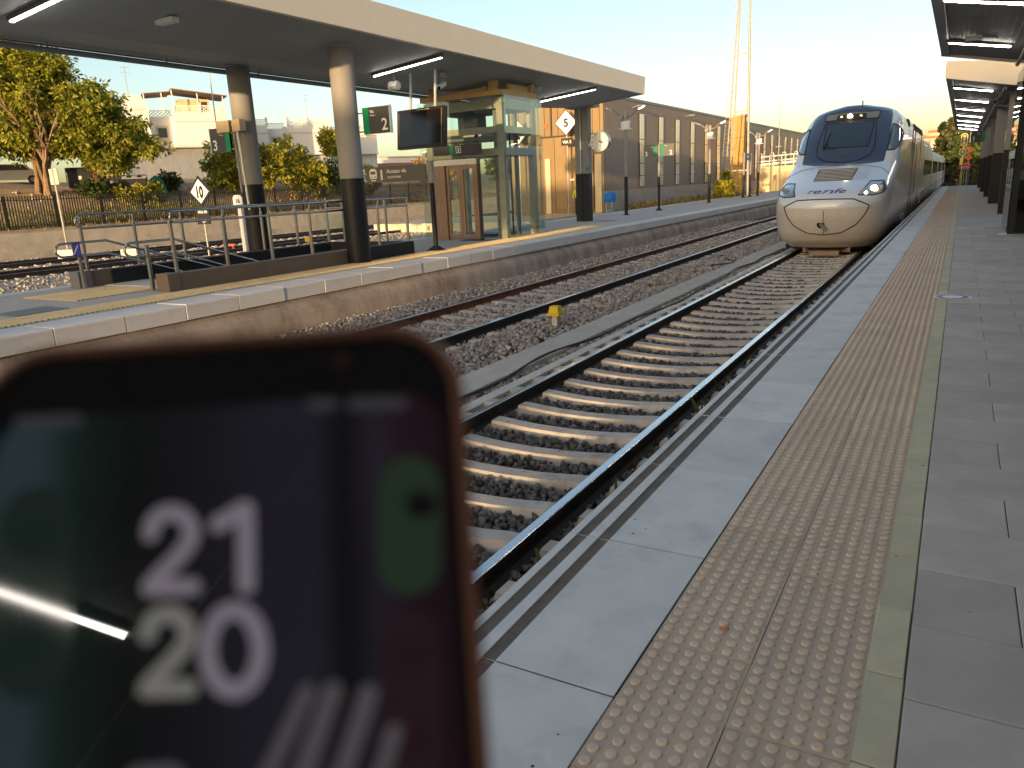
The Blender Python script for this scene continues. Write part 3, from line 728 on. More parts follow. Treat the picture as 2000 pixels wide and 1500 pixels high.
# inner sloping handrails with looped ends
for x, yb in ((-14.15, 8.05), (-12.35, 8.20)):
    lp = [(x, yb + 1.1 + 2.4, .05), (x, yb + 1.0, .86)] + [(x, yb + .14 - .14 * math.sin(a), .74 + .12 * math.cos(a)) for a in np.linspace(0, math.pi, 10)] + [(x, yb + 1.0, .62), (x, yb + 1.0 + 1.75, .02)]
    rel(MB().tube(lp, .024, 10), 'handrail', 'steel', st, O, True)
    rel(MB().box(x - .03, x + .03, yb + .40, yb + .45, 0, .80), 'post', 'steel_brushed', st, O)
bs = empty('stair_sign', (-14.13, 8.50, .60), label='small blue stair symbol plate on the handrail end', cat='sign')
MB().box(-.12, .12, -.08, -.06, 0, .28).build('plate', 'sign_blue', bs)
stp = MB()
for k in range(4): stp.box(-.08 + .04 * k, -.035 + .04 * k, -.086, -.079, .06 + .04 * k, .075 + .04 * k); stp.box(-.045 + .04 * k, -.035 + .04 * k, -.086, -.079, .06 + .04 * k, .11 + .04 * k)
stp.build('symbol', 'sign_white', bs)
# glass panel behind the round column
rel(MB().box(-11.83, -11.81, 12.3, 13.4, .35, 1.1), 'glass_panel', 'glass_clear', st, O)

# way-finding sign
ac = empty('wayfinding_sign', (-11.52, 16.2, 0), label='grey way-finding board reading Acceso via on a black-footed post', cat='sign')
MB().lathe([(.085, 1.68), (.085, 2.22)], n=16).build('post', 'grey_paint', ac, True)
MB().lathe([(.06, 0.05), (.06, 1.68)], n=16).build('post_foot', 'black_paint', ac, True)
MB().add([(-.2, -.15, .012), (.2, -.15, .012), (.2, .15, .012), (-.2, .15, .012), (-.06, -.06, .12), (.06, -.06, .12), (.06, .06, .12), (-.06, .06, .12), (-.2, -.15, 0), (.2, -.15, 0), (.2, .15, 0), (-.2, .15, 0)],
         [(0, 1, 5, 4), (1, 2, 6, 5), (2, 3, 7, 6), (3, 0, 4, 7), (8, 9, 1, 0), (9, 10, 2, 1), (10, 11, 3, 2), (11, 8, 0, 3)]).build('base_plate', 'black_paint', ac)
MB().box(-2.75, -.15, -.03, .03, 1.76, 2.15).build('board', 'sign_grey', ac)
lettering('1', .34, ac, (-1.63, -.032, 1.83), 'sign_white', bold=.03); lettering('Acceso v\u00eda', .145, ac, (-1.37, -.032, 1.98), 'sign_white'); lettering('PLATFORMS', .08, ac, (-1.35, -.032, 1.85), 'sign_white')
ic = MB(); ic.lathe([(.03, 0), (.03, .004)], c=(-2.12, -.036, 2.08), n=12, ax='y')
for p, q, w in (((-2.12, 2.05), (-2.13, 1.95), .045), ((-2.13, 1.95), (-2.10, 1.84), .03), ((-2.13, 1.95), (-2.19, 1.85), .03), ((-2.12, 2.03), (-2.06, 1.97), .022), ((-2.12, 2.03), (-2.18, 1.98), .022), ((-2.24, 1.88), (-2.05, 1.80), .02)):
    ic.bar((p[0], -.033, p[1]), (q[0], -.033, q[1]), .006, w)
ic.build('walker_symbol', 'sign_white', ac)
tm = MB(); tm.prism([(-1.92, 1.86), (-1.72, 1.86), (-1.70, 1.92), (-1.70, 2.05), (-1.75, 2.11), (-1.89, 2.11), (-1.94, 2.05), (-1.94, 1.92)], 'y', -.037, -.031); tm.bar((-1.90, -.034, 1.815), (-1.74, -.034, 1.815), .006, .025)
tm.build('train_symbol', 'sign_white', ac)
tk = MB(); tk.box(-1.90, -1.74, -.041, -.0375, 1.97, 2.04); tk.box(-1.895, -1.86, -.041, -.0375, 1.885, 1.92); tk.box(-1.78, -1.745, -.041, -.0375, 1.885, 1.92); tk.build('train_symbol', 'sign_grey', ac)

# ------------------------------------------------------------------ lift
EX0, EX1, EY0, EY1, EZ = -14.55, -11.5, 19.95, 22.3, 4.05
el = empty('glass_lift', (-13.0, 21.1, 0), label='glass-walled steel lift shaft on the opposite platform', cat='lift'); O = (-13.0, 21.1, 0)
pw = .20
for x in (EX0 + .15, EX1 - .35):
    for yy in (EY0 + .15, EY1 - .35):
        rel(MB().box(x, x + pw, yy, yy + pw, 0, EZ - .02), 'post', 'elev_steel', el, O)
ix0, ix1, iy0, iy1 = EX0 + .15, EX1 - .15, EY0 + .15, EY1 - .15
for z, h in ((3.72, .26), (3.05, .18), (2.42, .20)):
    rel(MB().box(ix0 + pw, ix1 - pw, iy0 + .02, iy0 + pw - .02, z, z + h), 'beam', 'elev_steel', el, O)
    rel(MB().box(ix0 + pw, ix1 - pw, iy1 - pw + .02, iy1 - .02, z, z + h), 'beam', 'elev_steel', el, O)
    rel(MB().box(ix1 - pw + .02, ix1 - .02, iy0 + pw, iy1 - pw, z, z + h), 'beam', 'elev_steel', el, O)
    rel(MB().box(ix0 + .02, ix0 + pw - .02, iy0 + pw, iy1 - pw, z, z + h), 'beam', 'elev_steel', el, O)
def pane(a): rel(MB().box(*a), 'pane', 'glass', el, O)
pane((EX0, -14.02, EY0, EY0 + .016, .02, 2.36)); pane((-12.45, EX1, EY0, EY0 + .016, .02, 2.36)); pane((EX0, EX1, EY0, EY0 + .016, 2.86, EZ)); pane((EX0, EX1, EY0 - .002, EY0 + .014, 2.375, 2.845))
for z0, z1 in ((.02, 2.36), (2.375, EZ)):
    pane((EX1 - .016, EX1, EY0 + .02, EY1, z0, z1)); pane((EX0, EX0 + .016, EY0 + .02, EY1, z0, z1)); pane((EX0 + .02, EX1 - .02, EY1 - .016, EY1, z0, z1))
# spider fittings
for z in (.35, 2.36, 3.9):
    for (x, yy) in ((EX1 - .09, EY0 + .05), (EX0 + .09, EY0 + .05), (EX1 - .05, EY1 - .12), (EX1 - .05, EY0 + .12)):
        sf = MB()
        for dx in (-.06, .06):
            for dz in (-.06, .06): sf.bar((x, yy, z), (x + dx, yy - .02, z + dz), .018, .018)
        rel(sf, 'spider_fitting', 'grey_paint', el, O)
# top frame with cradle brackets
rel(MB().box(ix0 - .05, ix1 + .08, iy0 - .1, iy0 + .14, 4.06, 4.20), 'top_frame', 'elev_sunlit', el, O)
rel(MB().box(ix1 - .16, ix1 + .08, iy0 + .142, iy1, 4.06, 4.22), 'top_frame', 'elev_sunlit', el, O)
rel(MB().box(ix0 - .05, ix0 + .14, iy0 + .142, iy1, 4.06, 4.20), 'top_frame', 'elev_sunlit', el, O)
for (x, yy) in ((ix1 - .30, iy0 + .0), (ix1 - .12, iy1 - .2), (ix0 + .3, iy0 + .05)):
    rel(MB().prism([(x - .16, 4.20), (x + .16, 4.20), (x + .10, 4.30), (x + .15, 4.42), (x + .12, 4.50), (x - .02, 4.47), (x - .14, 4.50), (x - .10, 4.36)], 'y', yy, yy + .16), 'cradle', 'elev_sunlit', el, O)
rel(MB().box(ix1 - .10, ix1 - .02, iy0 + .5, iy1 - .4, 4.22, 4.40), 'mesh_screen', 'elev_sunlit', el, O)
rel(MB().prism([(ix0 + .5, 4.20), (ix1 - .5, 4.20), (ix1 - .5, 4.34)], 'y', iy0, iy0 + .04), 'gusset', 'elev_sunlit', el, O)
# doors
rel(MB().box(-14.02, -12.46, EY0 - .10, EY0 + .12, 2.20, 2.36), 'door_head', 'steel', el, O)
rel(MB().box(-14.02, -13.62, EY0 - .09, EY0 + .12, 0, 2.198), 'door_jamb', 'lift_door', el, O)
rel(MB().box(-12.56, -12.46, EY0 - .09, EY0 + .12, 0, 2.198), 'door_jamb', 'lift_door', el, O)
for x0, x1 in ((-13.615, -13.095), (-13.088, -12.565)):
    d = MB(); w = .10
    d.box(x0, x0 + w, EY0 - .04, EY0 + .01, .02, 2.19); d.box(x1 - w, x1, EY0 - .04, EY0 + .01, .02, 2.19); d.box(x0 + w, x1 - w, EY0 - .04, EY0 + .01, .02, .16); d.box(x0 + w, x1 - w, EY0 - .04, EY0 + .01, 2.08, 2.19)
    dd = rel(d, 'door', 'lift_door', el, O)
    gm = MB().box(x0 + w, x1 - w, EY0 - .025, EY0 - .01, .16, 2.08); gm.v = [(a - O[0], b - O[1], c - O[2]) for a, b, c in gm.v]; gm.build('pane', 'glass', dd)
# cabin and machinery inside
rel(MB().box(-13.9, -12.2, EY0 + .9, EY1 - .5, .02, .10), 'cabin_floor', 'black_paint', el, O)
rel(MB().box(-12.15, -12.02, EY0 + .45, EY0 + .58, 0, EZ), 'guide_rail', 'grey_paint_mid', el, O)
rel(MB().box(-12.1, -12.0, EY1 - .8, EY1 - .7, 0, EZ), 'guide_rail', 'grey_paint_mid', el, O)
rel(MB().tube([(-11.95, 21.0, 0.02), (-11.95, 21.0, 3.7)], .03, 8), 'cable', 'cable', el, O)
rel(MB().box(-13.4, -12.9, EY0 + .8, EY0 + 1.3, 3.2, 3.7), 'motor', 'black_paint', el, O)
rel(MB().tube([(-13.15, EY0 + 1, 2.9), (-13.0, EY0 + 1, 3.3), (-13.3, EY0 + 1, 3.75), (-13.6, EY0 + 1, 3.95)], .12, 8), 'machinery', 'screen_black', el, O, True)
rel(MB().box(-14.1, -12.0, EY0 + .5, EY0 + 1.8, 2.9, 2.98), 'machine_floor', 'grey_paint_mid', el, O)
rel(MB().box(-14.02, -12.3, EY0 - .03, EY0 - .005, 2.50, 2.78), 'sign_strip', 'sign_dark', el, O)
rel(MB().box(-13.42, -13.30, EY0 - .035, EY0 - .031, 2.50, 2.78), 'green_band', 'sign_green', el, O)
li = MB(); li.box(-13.2, -13.02, EY0 - .036, EY0 - .031, 2.54, 2.56); li.box(-13.2, -13.18, EY0 - .036, EY0 - .031, 2.56, 2.72); li.box(-13.04, -13.02, EY0 - .036, EY0 - .031, 2.56, 2.72); li.box(-13.13, -13.09, EY0 - .036, EY0 - .031, 2.57, 2.69); li.box(-13.2, -13.02, EY0 - .036, EY0 - .031, 2.72, 2.74)
rel(li, 'lift_symbol', 'sign_white', el, O)
bp = empty('lift_sign', (-14.2, EY0 + .1, 1.02), label='small blue wheelchair plate on the lift post', cat='sign')
MB().box(-.12, .12, -.02, 0, 0, .26).build('plate', 'sign_blue', bp)
MB().box(-.04, .04, -.026, -.021, .06, .12).build('symbol', 'sign_white', bp); MB().box(-.02, .02, -.026, -.021, .13, .20).build('symbol', 'sign_white', bp)

# ------------------------------------------------------------------ clock pillar, clock, lamps, signs on the platform
cp = empty('canopy_column', (-13.2, 29.1, 0), label='rectangular twin pillar with black base at the canopy end', cat='column')
for x in (-.15, .15):
    MB().box(x - .135, x + .135, -.16, .16, 1.87, 4.36).build('shaft', 'grey_paint', cp)
    MB().box(x - .14, x + .14, -.165, .165, 0, 1.868).build('painted_base', 'black_paint', cp)
MB().box(-.03, .03, -.10, .10, 0, 4.36).build('web', 'black_paint', cp)
MB().box(-.6, .6, -.3, .3, 4.36, 4.50).build('head', 'soffit', cp)
MB().tube([(-.05, -.15, 1.9), (-.05, -.15, 4.3)], .02, 8).build('pipe', 'lamp_off', cp, True)
MB().lathe([(.06, 0), (.06, .01)], c=(.24, -.18, 2.05), n=14, ax='y').build('round_notice', 'sign_green', cp)
ck = empty('station_clock', (-12.40, 28.9, 3.05), label='round white station clock fixed to the canopy pillar', cat='clock')
MB().lathe([(.39, 0), (.40, .04), (.40, .18), (.37, .21)], c=(0, -.02, 0), n=40, ax='y').build('case', 'steel', ck, True)
MB().lathe([(.365, 0), (.365, .01)], c=(0, -.032, 0), n=40, ax='y').build('face', 'clock_face', ck)
hm = MB(); hm.bar((0, -.038, -.03), (0, -.038, .30), .006, .03); hm.build('minute_hand', 'sign_black', ck)
# hands read twenty past nine
ck.children[-1].rotation_euler = (0, 0, 0)
hh = MB(); hh.bar((-.03, -.043, .015), (.16, -.043, -.05), .006, .05); hh.build('hour_hand', 'sign_black', ck)
for k in range(12):
    a = math.pi / 6 * k; t = MB(); t.bar((.30 * math.sin(a), -.036, .30 * math.cos(a)), (.345 * math.sin(a), -.036, .345 * math.cos(a)), .004, .03 if k % 3 else .06); t.build('hour_mark', 'sign_black', ck)
MB().bar((-.38, .05, 0), (-.56, .05, 0), .05, .08).build('bracket', 'soffit', ck)
MB().lathe([(.02, 0), (.05, .03), (.05, .09), (.02, .12)], c=(-.44, -.02, -.18), n=12, ax='z').build('knob', 'lamp_off', ck, True)

def lamp_post(x, y, label):
    L = empty('lamp_post', (x, y, 0), label=label, cat='lamp post', group='double-arm lamp posts on the opposite platform')
    MB().lathe([(.075, 1.70), (.065, 4.2), (.09, 4.22), (.09, 4.45), (.05, 4.5)], n=14).build('post', 'grey_paint', L, True)
    MB().lathe([(.16, 0), (.16, .02), (.082, .04), (.082, 1.70)], n=14).build('post_foot', 'black_paint', L, True)
    for s in (-1, 1):
        MB().tube([(0, 0, 4.28), (s * .25, 0, 4.30), (s * .48, 0, 4.50), (s * .72, 0, 4.66)], [.05, .05, .04, .035], 8).build('arm', 'grey_paint_mid', L, True)
        MB().bar((s * .50, 0, 4.52), (s * .92, 0, 4.72), .16, .05).build('lamp_head', 'grey_paint_mid', L)
        MB().bar((s * .62, 0, 4.548), (s * .88, 0, 4.672), .12, .02).build('lamp_lens', 'tube_light' if s > 0 else 'lamp_off', L)
    MB().prism([(-.15, 3.72), (.16, 3.72), (.20, 4.10), (-.16, 4.06)], 'y', -.14, .10).build('equipment_box', 'lamp_off', L)
    MB().bar((-.32, -.05, 3.78), (.34, -.05, 3.74), .03, .03).build('bracket', 'lamp_off', L)
    MB().lathe([(.04, 0), (.11, .04), (.11, .16), (.04, .2)], c=(-.22, -.1, 4.22), n=12, ax='y').build('loudspeaker', 'grey_paint', L, True)
    return L
lamp_post(-13.2, 33.7, 'double-arm lamp post beside the blue bin')
lamp_post(-13.25, 47.5, 'double-arm lamp post in front of the shed windows')
lamp_post(-13.25, 60.7, 'double-arm lamp post before the pale railed wall')
sg = empty('platform_sign', (-13.1, 37.9, 0), label='post sign with grey 3 and 2 panels and green bands', cat='sign')
MB().lathe([(.055, 1.65), (.055, 3.22)], n=12).build('post', 'grey_paint', sg, True); MB().lathe([(.18, 0), (.18, .02), (.06, .12), (.06, 1.65)], n=12).build('post_foot', 'black_paint', sg, True)
MB().box(-.78, -.07, -.03, .03, 2.60, 3.17).build('panel', 'sign_grey', sg); MB().box(.07, .78, -.03, .03, 2.62, 3.20).build('panel', 'sign_grey', sg)
MB().box(-.24, -.10, -.035, .035, 2.605, 3.165).build('green_band', 'sign_green', sg); MB().box(.10, .24, -.035, .035, 2.625, 3.195).build('green_band', 'sign_green', sg)
lettering('3', .30, sg, (-.72, -.034, 2.66), 'sign_white'); lettering('2', .30, sg, (.54, -.034, 2.68), 'sign_white')
lettering('V\u00eda', .08, sg, (-.40, -.034, 3.05), 'sign_white'); lettering('V\u00eda', .08, sg, (.30, -.034, 3.08), 'sign_white')
nm = empty('name_board', (-13.3, 57.4, 0), label='two-legged grey name board near the train nose', cat='sign')
for y in (-1.0, 1.0): 
    MB().lathe([(.07, 1.55), (.07, 3.05)], c=(0, y * 1.0, 0), n=12).build('post', 'grey_paint', nm, True); MB().lathe([(.17, 0), (.17, .02), (.075, .1), (.075, 1.55)], c=(0, y, 0), n=12).build('post_foot', 'black_paint', nm, True)
MB().box(-.03, .03, -.92, .92, 2.55, 3.02).build('board', 'sign_grey', nm)
MB().box(.031, .035, -.25, .25, 2.70, 2.88).build('emblem', 'lamp_off', nm)
bb = empty('litter_bin', (-13.75, 33.1, 0), label='blue litter bin on thin steel legs at the platform edge', cat='bin')
MB().lathe([(.24, .62), (.28, .70), (.29, 1.0), (.26, 1.04)], n=18).build('basket', 'blue_plastic', bb, True)
for x in (-.16, .12): MB().tube([(x, -.1, 0), (x, -.1, .95)], .02, 8).build('leg', 'steel', bb)
MB().bar((-.16, -.1, .25), (.12, -.1, .25), .015, .015).build('crossbar', 'steel', bb)
rs = empty('platform_plate', (-9.98, 52.0, -.3), label='small red plate fixed to the far platform wall', cat='sign')
MB().box(0, .04, -.4, .4, 0, .38).build('plate', 'sign_red', rs); MB().box(.041, .045, -.2, .2, .1, .28).build('symbol', 'sign_white', rs)

# ------------------------------------------------------------------ tracks and ground on the far left
tag(MB().box(-45.9, -15.2, -20, 200, -.97, -.80).build('yard_ballast', 'left_ballast'), kind='structure')
X = rng.uniform(-45, -15.6, 16000); Y = rng.uniform(5, 48, 16000)
keep = np.ones(16000, bool)
for cxx in (-28.9, -34.25): keep &= ~(np.abs(np.abs(X - cxx) - .868) < .15)
stones('yard_stones', X[keep], Y[keep], np.full(keep.sum(), -.79) + rng.uniform(-.01, .02, keep.sum()), rng.uniform(.03, .07, keep.sum()), 'stone_light')
for cx, lb in ((-28.9, 'rusty yard track just beyond the opposite platform'), (-34.25, 'rusty yard track running beside the low concrete wall')):
    t = empty('railway_track', (0, 0, 0), label=lb, cat='railway track')
    rail(cx - .868, -.62, -10, 150, t, 'rail_side'); rail(cx + .868, -.62, -10, 150, t, 'rail_side')
    for k in range(0, 90): inst('sleeper', sl_me, t, (cx, 6 + .6 * k, -.02))
tag(MB().box(-46.3, -45.9, 0, 140, -.97, .20).build('low_wall', 'wall_concrete'), 'long low concrete retaining wall below the picket fence', 'wall')
tag(MB().box(-38.6, -38.0, 0, 120, -.97, -.42).build('kerb_wall', 'wall_concrete'), 'low concrete kerb between the yard tracks and the retaining wall', 'kerb')
# bank behind the wall
gx = np.concatenate([np.linspace(-46.1, -49, 5), np.linspace(-50, -60, 14), np.linspace(-62, -200, 20)])
gy = np.linspace(-60, 260, 110)
GX, GY = np.meshgrid(gx, gy, indexing='ij')
GZ = np.interp(-GX, [46, 47, 49, 57, 62, 80, 200], [.18, .30, .42, 3.0, 3.35, 4.1, 5]) + .13 * np.sin(GX * .9 + GY * .37) * np.clip((-GX - 48) / 4, 0, 1) + .09 * np.sin(GY * 1.3 + GX * 1.7) * np.clip((-GX - 48) / 4, 0, 1)
V = np.stack([GX, GY, GZ], -1).reshape(-1, 3); nY = len(gy)
Fq = [(i * nY + j, i * nY + j + 1, (i + 1) * nY + j + 1, (i + 1) * nY + j) for i in range(len(gx) - 1) for j in range(nY - 1)]
tag(np_mesh('embankment', V, Fq, 'dry_ground'), kind='structure')
def bank(x): return float(np.interp(-x, [46, 47, 49, 57, 62, 80, 200], [.18, .30, .42, 3.0, 3.35, 4.1, 5]))
X = rng.uniform(-56, -49, 900); Y = rng.uniform(20, 80, 900)
stones('rubble', X, Y, np.array([bank(x) for x in X]) + .02, rng.uniform(.05, .16, 900), 'rock_pale')
# picket fence
fe = empty('picket_fence', (-48, 22, .3), label='dark metal picket fence along the retaining wall', cat='fence')
pk = MB().add([(-.015, -.03, 0), (.015, -.03, 0), (.015, .03, 0), (-.015, .03, 0), (-.015, -.03, 1.86), (.015, -.03, 1.86), (.015, .03, 1.86), (-.015, .03, 1.86), (0, 0, 1.95)],
              [(0, 1, 5, 4), (1, 2, 6, 5), (2, 3, 7, 6), (3, 0, 4, 7), (4, 5, 8), (5, 6, 8), (6, 7, 8), (7, 4, 8)]).mesh('picket', 'fence_paint')
for k in range(300): inst('picket', pk, fe, (0, .165 * k, .08))
po = MB().box(-.05, .05, -.05, .05, -.15, 2.0).mesh('post', 'fence_paint')
for k in range(18): inst('post', po, fe, (-.03, -.08 + 2.97 * k, 0))
for z in (.22, 1.72): MB().box(-.02, .02, -.1, 50.4, z, z + .045).build('rail', 'fence_paint', fe)

# ------------------------------------------------------------------ foliage
def leaf_cloud(clumps, per, size, droop=0.3, asp=0.28):
    # clumps: (n,4) centre + radius; each clump is a rosette of narrow leaves
    C = np.repeat(clumps[:, :3], per, 0); Rr = np.repeat(clumps[:, 3], per)
    n = len(C)
    d = rng.normal(size=(n, 3)); d[:, 2] = d[:, 2] * .7 + .15; d /= np.linalg.norm(d, axis=1)[:, None]
    base = C + d * (Rr * rng.uniform(0, .75, n))[:, None]
    L = size * rng.uniform(.6, 1.4, n)
    dd = d + rng.normal(size=(n, 3)) * .45; dd[:, 2] -= droop; dd /= np.linalg.norm(dd, axis=1)[:, None]
    side = np.cross(dd, rng.normal(size=(n, 3))); side /= np.linalg.norm(side, axis=1)[:, None]
    w = L * asp
    p0 = base; p2 = base + dd * L[:, None]; mid = base + dd * (L * .5)[:, None]
    p1 = mid + side * w[:, None]; p3 = mid - side * w[:, None]
    V = np.stack([p0, p1, p2, p3], 1).reshape(-1, 3)
    return V, np.arange(n * 4).reshape(-1, 4)
def blob_clumps(blobs, n, r0, r1, shell=.55):
    out = []
    vol = np.array([b[3] * b[4] * b[5] for b in blobs]); vol = vol / vol.sum()
    for b, f in zip(blobs, vol):
        k = max(3, int(n * f)); d = rng.normal(size=(k, 3)); d /= np.linalg.norm(d, axis=1)[:, None]
        rad = (shell + (1 - shell) * rng.uniform(0, 1, k) ** .6)
        rad *= 1 + .18 * np.sin(d[:, 0] * 5 + d[:, 2] * 4 + b[0])
        P = d * rad[:, None] * np.array(b[3:6]) + np.array(b[:3])
        out.append(np.concatenate([P, rng.uniform(r0, r1, (k, 1))], 1))
    return np.concatenate(out)
def grow(mb, p, d, L, r, depth, tips):
    q = p + d * L
    m = p + d * L * .5 + Vector((random.uniform(-1, 1), random.uniform(-1, 1), random.uniform(-.5, .5))) * L * .06
    mb.tube([p, m, q], [r, r * .85, r * .68], 7 if depth > 1 else 5)
    if depth == 0: tips.append(q); return
    for k in range(3 if depth > 1 else 3):
        nd = (d + Vector((random.uniform(-1, 1), random.uniform(-1, 1), random.uniform(-.15, .75))) * .75).normalized()
        grow(mb, q if k < 2 else m, nd, L * random.uniform(.62, .85), r * .62, depth - 1, tips)
def tree(name, loc, stems, L, r, depth, blobs, nclump, cr, per, ls, leaf, label, group=None, cat='tree', droop=.3, asp=.28, shell=.5):
    t = empty(name, loc, label=label, cat=cat, group=group)
    mb = MB(); tips = []
    for (dx, dy, ox, oy) in stems:
        grow(mb, Vector((ox, oy, -.2)), Vector((dx, dy, 1)).normalized(), L, r, depth, tips)
    mb.build('trunk', 'bark', t, True)
    cl = blob_clumps(blobs, nclump, cr[0], cr[1], shell)
    V, Fq = leaf_cloud(cl, per, ls, droop, asp)
    np_mesh('crown', V, Fq, leaf, t)
    return t
# big tree by the fence
tree('broadleaf_tree', (-55.5, 31.5, 2.3), [(-.25, .1, -.2, 0), (.05, -.15, 0, .3), (.28, .1, .3, 0), (-.05, .2, -.1, -.3), (.4, -.2, .5, .2)], 2.7, .22, 3,
     [(0, 0, 7.4, 3.0, 3.0, 2.6), (-2.6, -1.5, 6.2, 2.6, 2.6, 2.6), (2.4, 2.2, 5.4, 2.6, 2.6, 1.9), (3.8, 3.6, 4.2, 2.0, 2.2, 1.4), (-1, -.5, 9.1, 1.7, 1.7, 1.2), (-3.6, -3.2, 8.4, 2.0, 2.0, 1.6), (1.6, 1.0, 8.1, 1.6, 1.6, 1.2),
      (4.6, 5.0, 3.1, 1.4, 1.6, .8), (-3.8, -3.0, 4.2, 1.8, 1.8, 1.5), (0, 0, 4.9, 1.8, 1.8, 1.2), (.6, .6, 10.0, .7, .7, .6), (-3.4, -3.4, 10.1, .9, .9, .6), (-5.0, -4.2, 2.6, 1.6, 1.6, 1.2), (-1.6, -1.4, 3.7, 2.2, 2.2, 1.1), (1.5, 1.5, 3.5, 2.0, 2.0, 1.0), (3.0, 3.2, 2.3, 1.6, 1.8, .8), (0.8, -1.2, 4.2, 1.6, 1.6, 1.0)],
     1600, (.4, .95), 54, .31, 'leaf_tree', 'large leafy multi-stemmed tree behind the picket fence', shell=.45, asp=.22, droop=.45)
# shrubs in front of the further houses
def shrub(loc, blobs, n, leaf, label, group='leafy shrubs behind the picket fence', per=44, ls=.28, cat='shrub'):
    blobs = [(b[0], b[1], b[2] * (1.2 if b[2] > 1 else 1), b[3] * 1.1, b[4] * 1.1, b[5] * (1.2 if b[2] > 1 else 1)) for b in blobs]
    return tree('leafy_shrub', loc, [(-.3, 0, 0, 0), (.2, .2, .2, 0), (.1, -.3, 0, .2)], .35 * max(b[2] for b in blobs), .06, 1, blobs, n, (.3, .6), per, ls, leaf, label, group, cat, shell=.35)
shrub((-53.2, 47.5, bank(-53.2)), [(0, 0, 2.6, 1.7, 1.9, 2.0), (1.2, 1.6, 1.9, 1.5, 1.8, 1.6), (-1.0, -1.4, 2.0, 1.5, 1.5, 1.7)], 240, 'leaf_shrub', 'tall golden-green shrub behind the fence before white house')
shrub((-52.0, 52.0, bank(-52)), [(0, 0, 2.3, 1.6, 2.0, 2.0), (.8, 1.5, 1.6, 1.4, 1.6, 1.5)], 180, 'leaf_shrub', 'golden-green shrub beside the tallest one behind the fence')
shrub((-51.0, 57.0, bank(-51)), [(0, 0, 1.7, 1.5, 2.0, 1.5), (1.0, 2.2, 1.5, 1.3, 1.8, 1.3), (-.5, -1.6, 1.3, 1.2, 1.4, 1.2)], 200, 'leaf_dark', 'low dark green bush behind the fence')
shrub((-53.5, 58.5, bank(-53.5)), [(0, 0, 4.0, .9, .9, .8), (.2, .2, 3.2, .7, .7, .5)], 60, 'leaf_shrub', 'slim young tree rising above the dark bush')
shrub((-55.0, 41.2, bank(-55)), [(0, 0, .7, .9, .9, .7)], 40, 'leaf_dark', 'small round dark bush beside the green bottle bank')
shrub((-53.2, 36.8, bank(-53.2)), [(0, 0, .45, 1.1, 1.4, .5), (.5, 1.2, .5, .8, .9, .5)], 50, 'leaf_shrub', 'low spreading bush before the dark rubbish containers')
shrub((-54.0, 34.2, bank(-54)), [(0, 0, .6, .8, .8, .6)], 30, 'leaf_dark', 'low dark bush at the foot of the large tree')
shrub((-53, 78, 1.5), [(0, 0, 3.4, 2.0, 2.4, 1.6), (2, 2, 4.0, 1.0, 1.0, 1.4)], 150, 'leaf_olive', 'olive-green tree behind the platform 2 sign', ls=.36)
shrub((-52, 74, 1.5), [(0, 0, 1.9, 2.4, 2.6, 1.2)], 120, 'leaf_dry', 'dry orange-brown bush beside the red-roofed house')
shrub((-49, 84, 1.5), [(0, 0, 2.2, 1.6, 2.0, 1.8)], 110, 'leaf_olive', 'rounded green bush left of the lift, behind the way-finding board')
# weeds and dry grass
def grass(name, n, x0, x1, y0, y1, zf, h, mat, label=None):
    X = rng.uniform(x0, x1, n); Y = rng.uniform(y0, y1, n); Z = np.array([zf(a) for a in X])
    P = np.stack([X, Y, Z], -1); H = h * rng.uniform(.4, 1.3, n); a = rng.uniform(0, 6.28, n)
    wv = np.stack([np.cos(a), np.sin(a), 0 * a], -1) * (.02 + H * .06)[:, None]; ln = np.stack([rng.normal(0, .3, n), rng.normal(0, .3, n), np.ones(n)], -1) * H[:, None]
    V = np.stack([P - wv, P + wv, P + ln + wv * .3, P + ln - wv * .3], 1).reshape(-1, 3)
    return tag(np_mesh(name, V, np.arange(4 * n).reshape(-1, 4), mat), kind='stuff')
grass('dry_grass', 3500, -56, -46.6, 18, 75, lambda x: bank(x) - .03, .22, 'grass_dry')
grass('green_weeds', 2500, -52, -48.3, 20, 42, lambda x: bank(x) - .03, .28, 'leaf_shrub')
grass('dry_grass', 2500, -17.6, -15.6, 44, 75, lambda x: -.75, .8, 'grass_dry')
grass('rail_weeds', 160, -2.05, -1.5, 2.4, 9, lambda x: -.86, .22, 'weed')

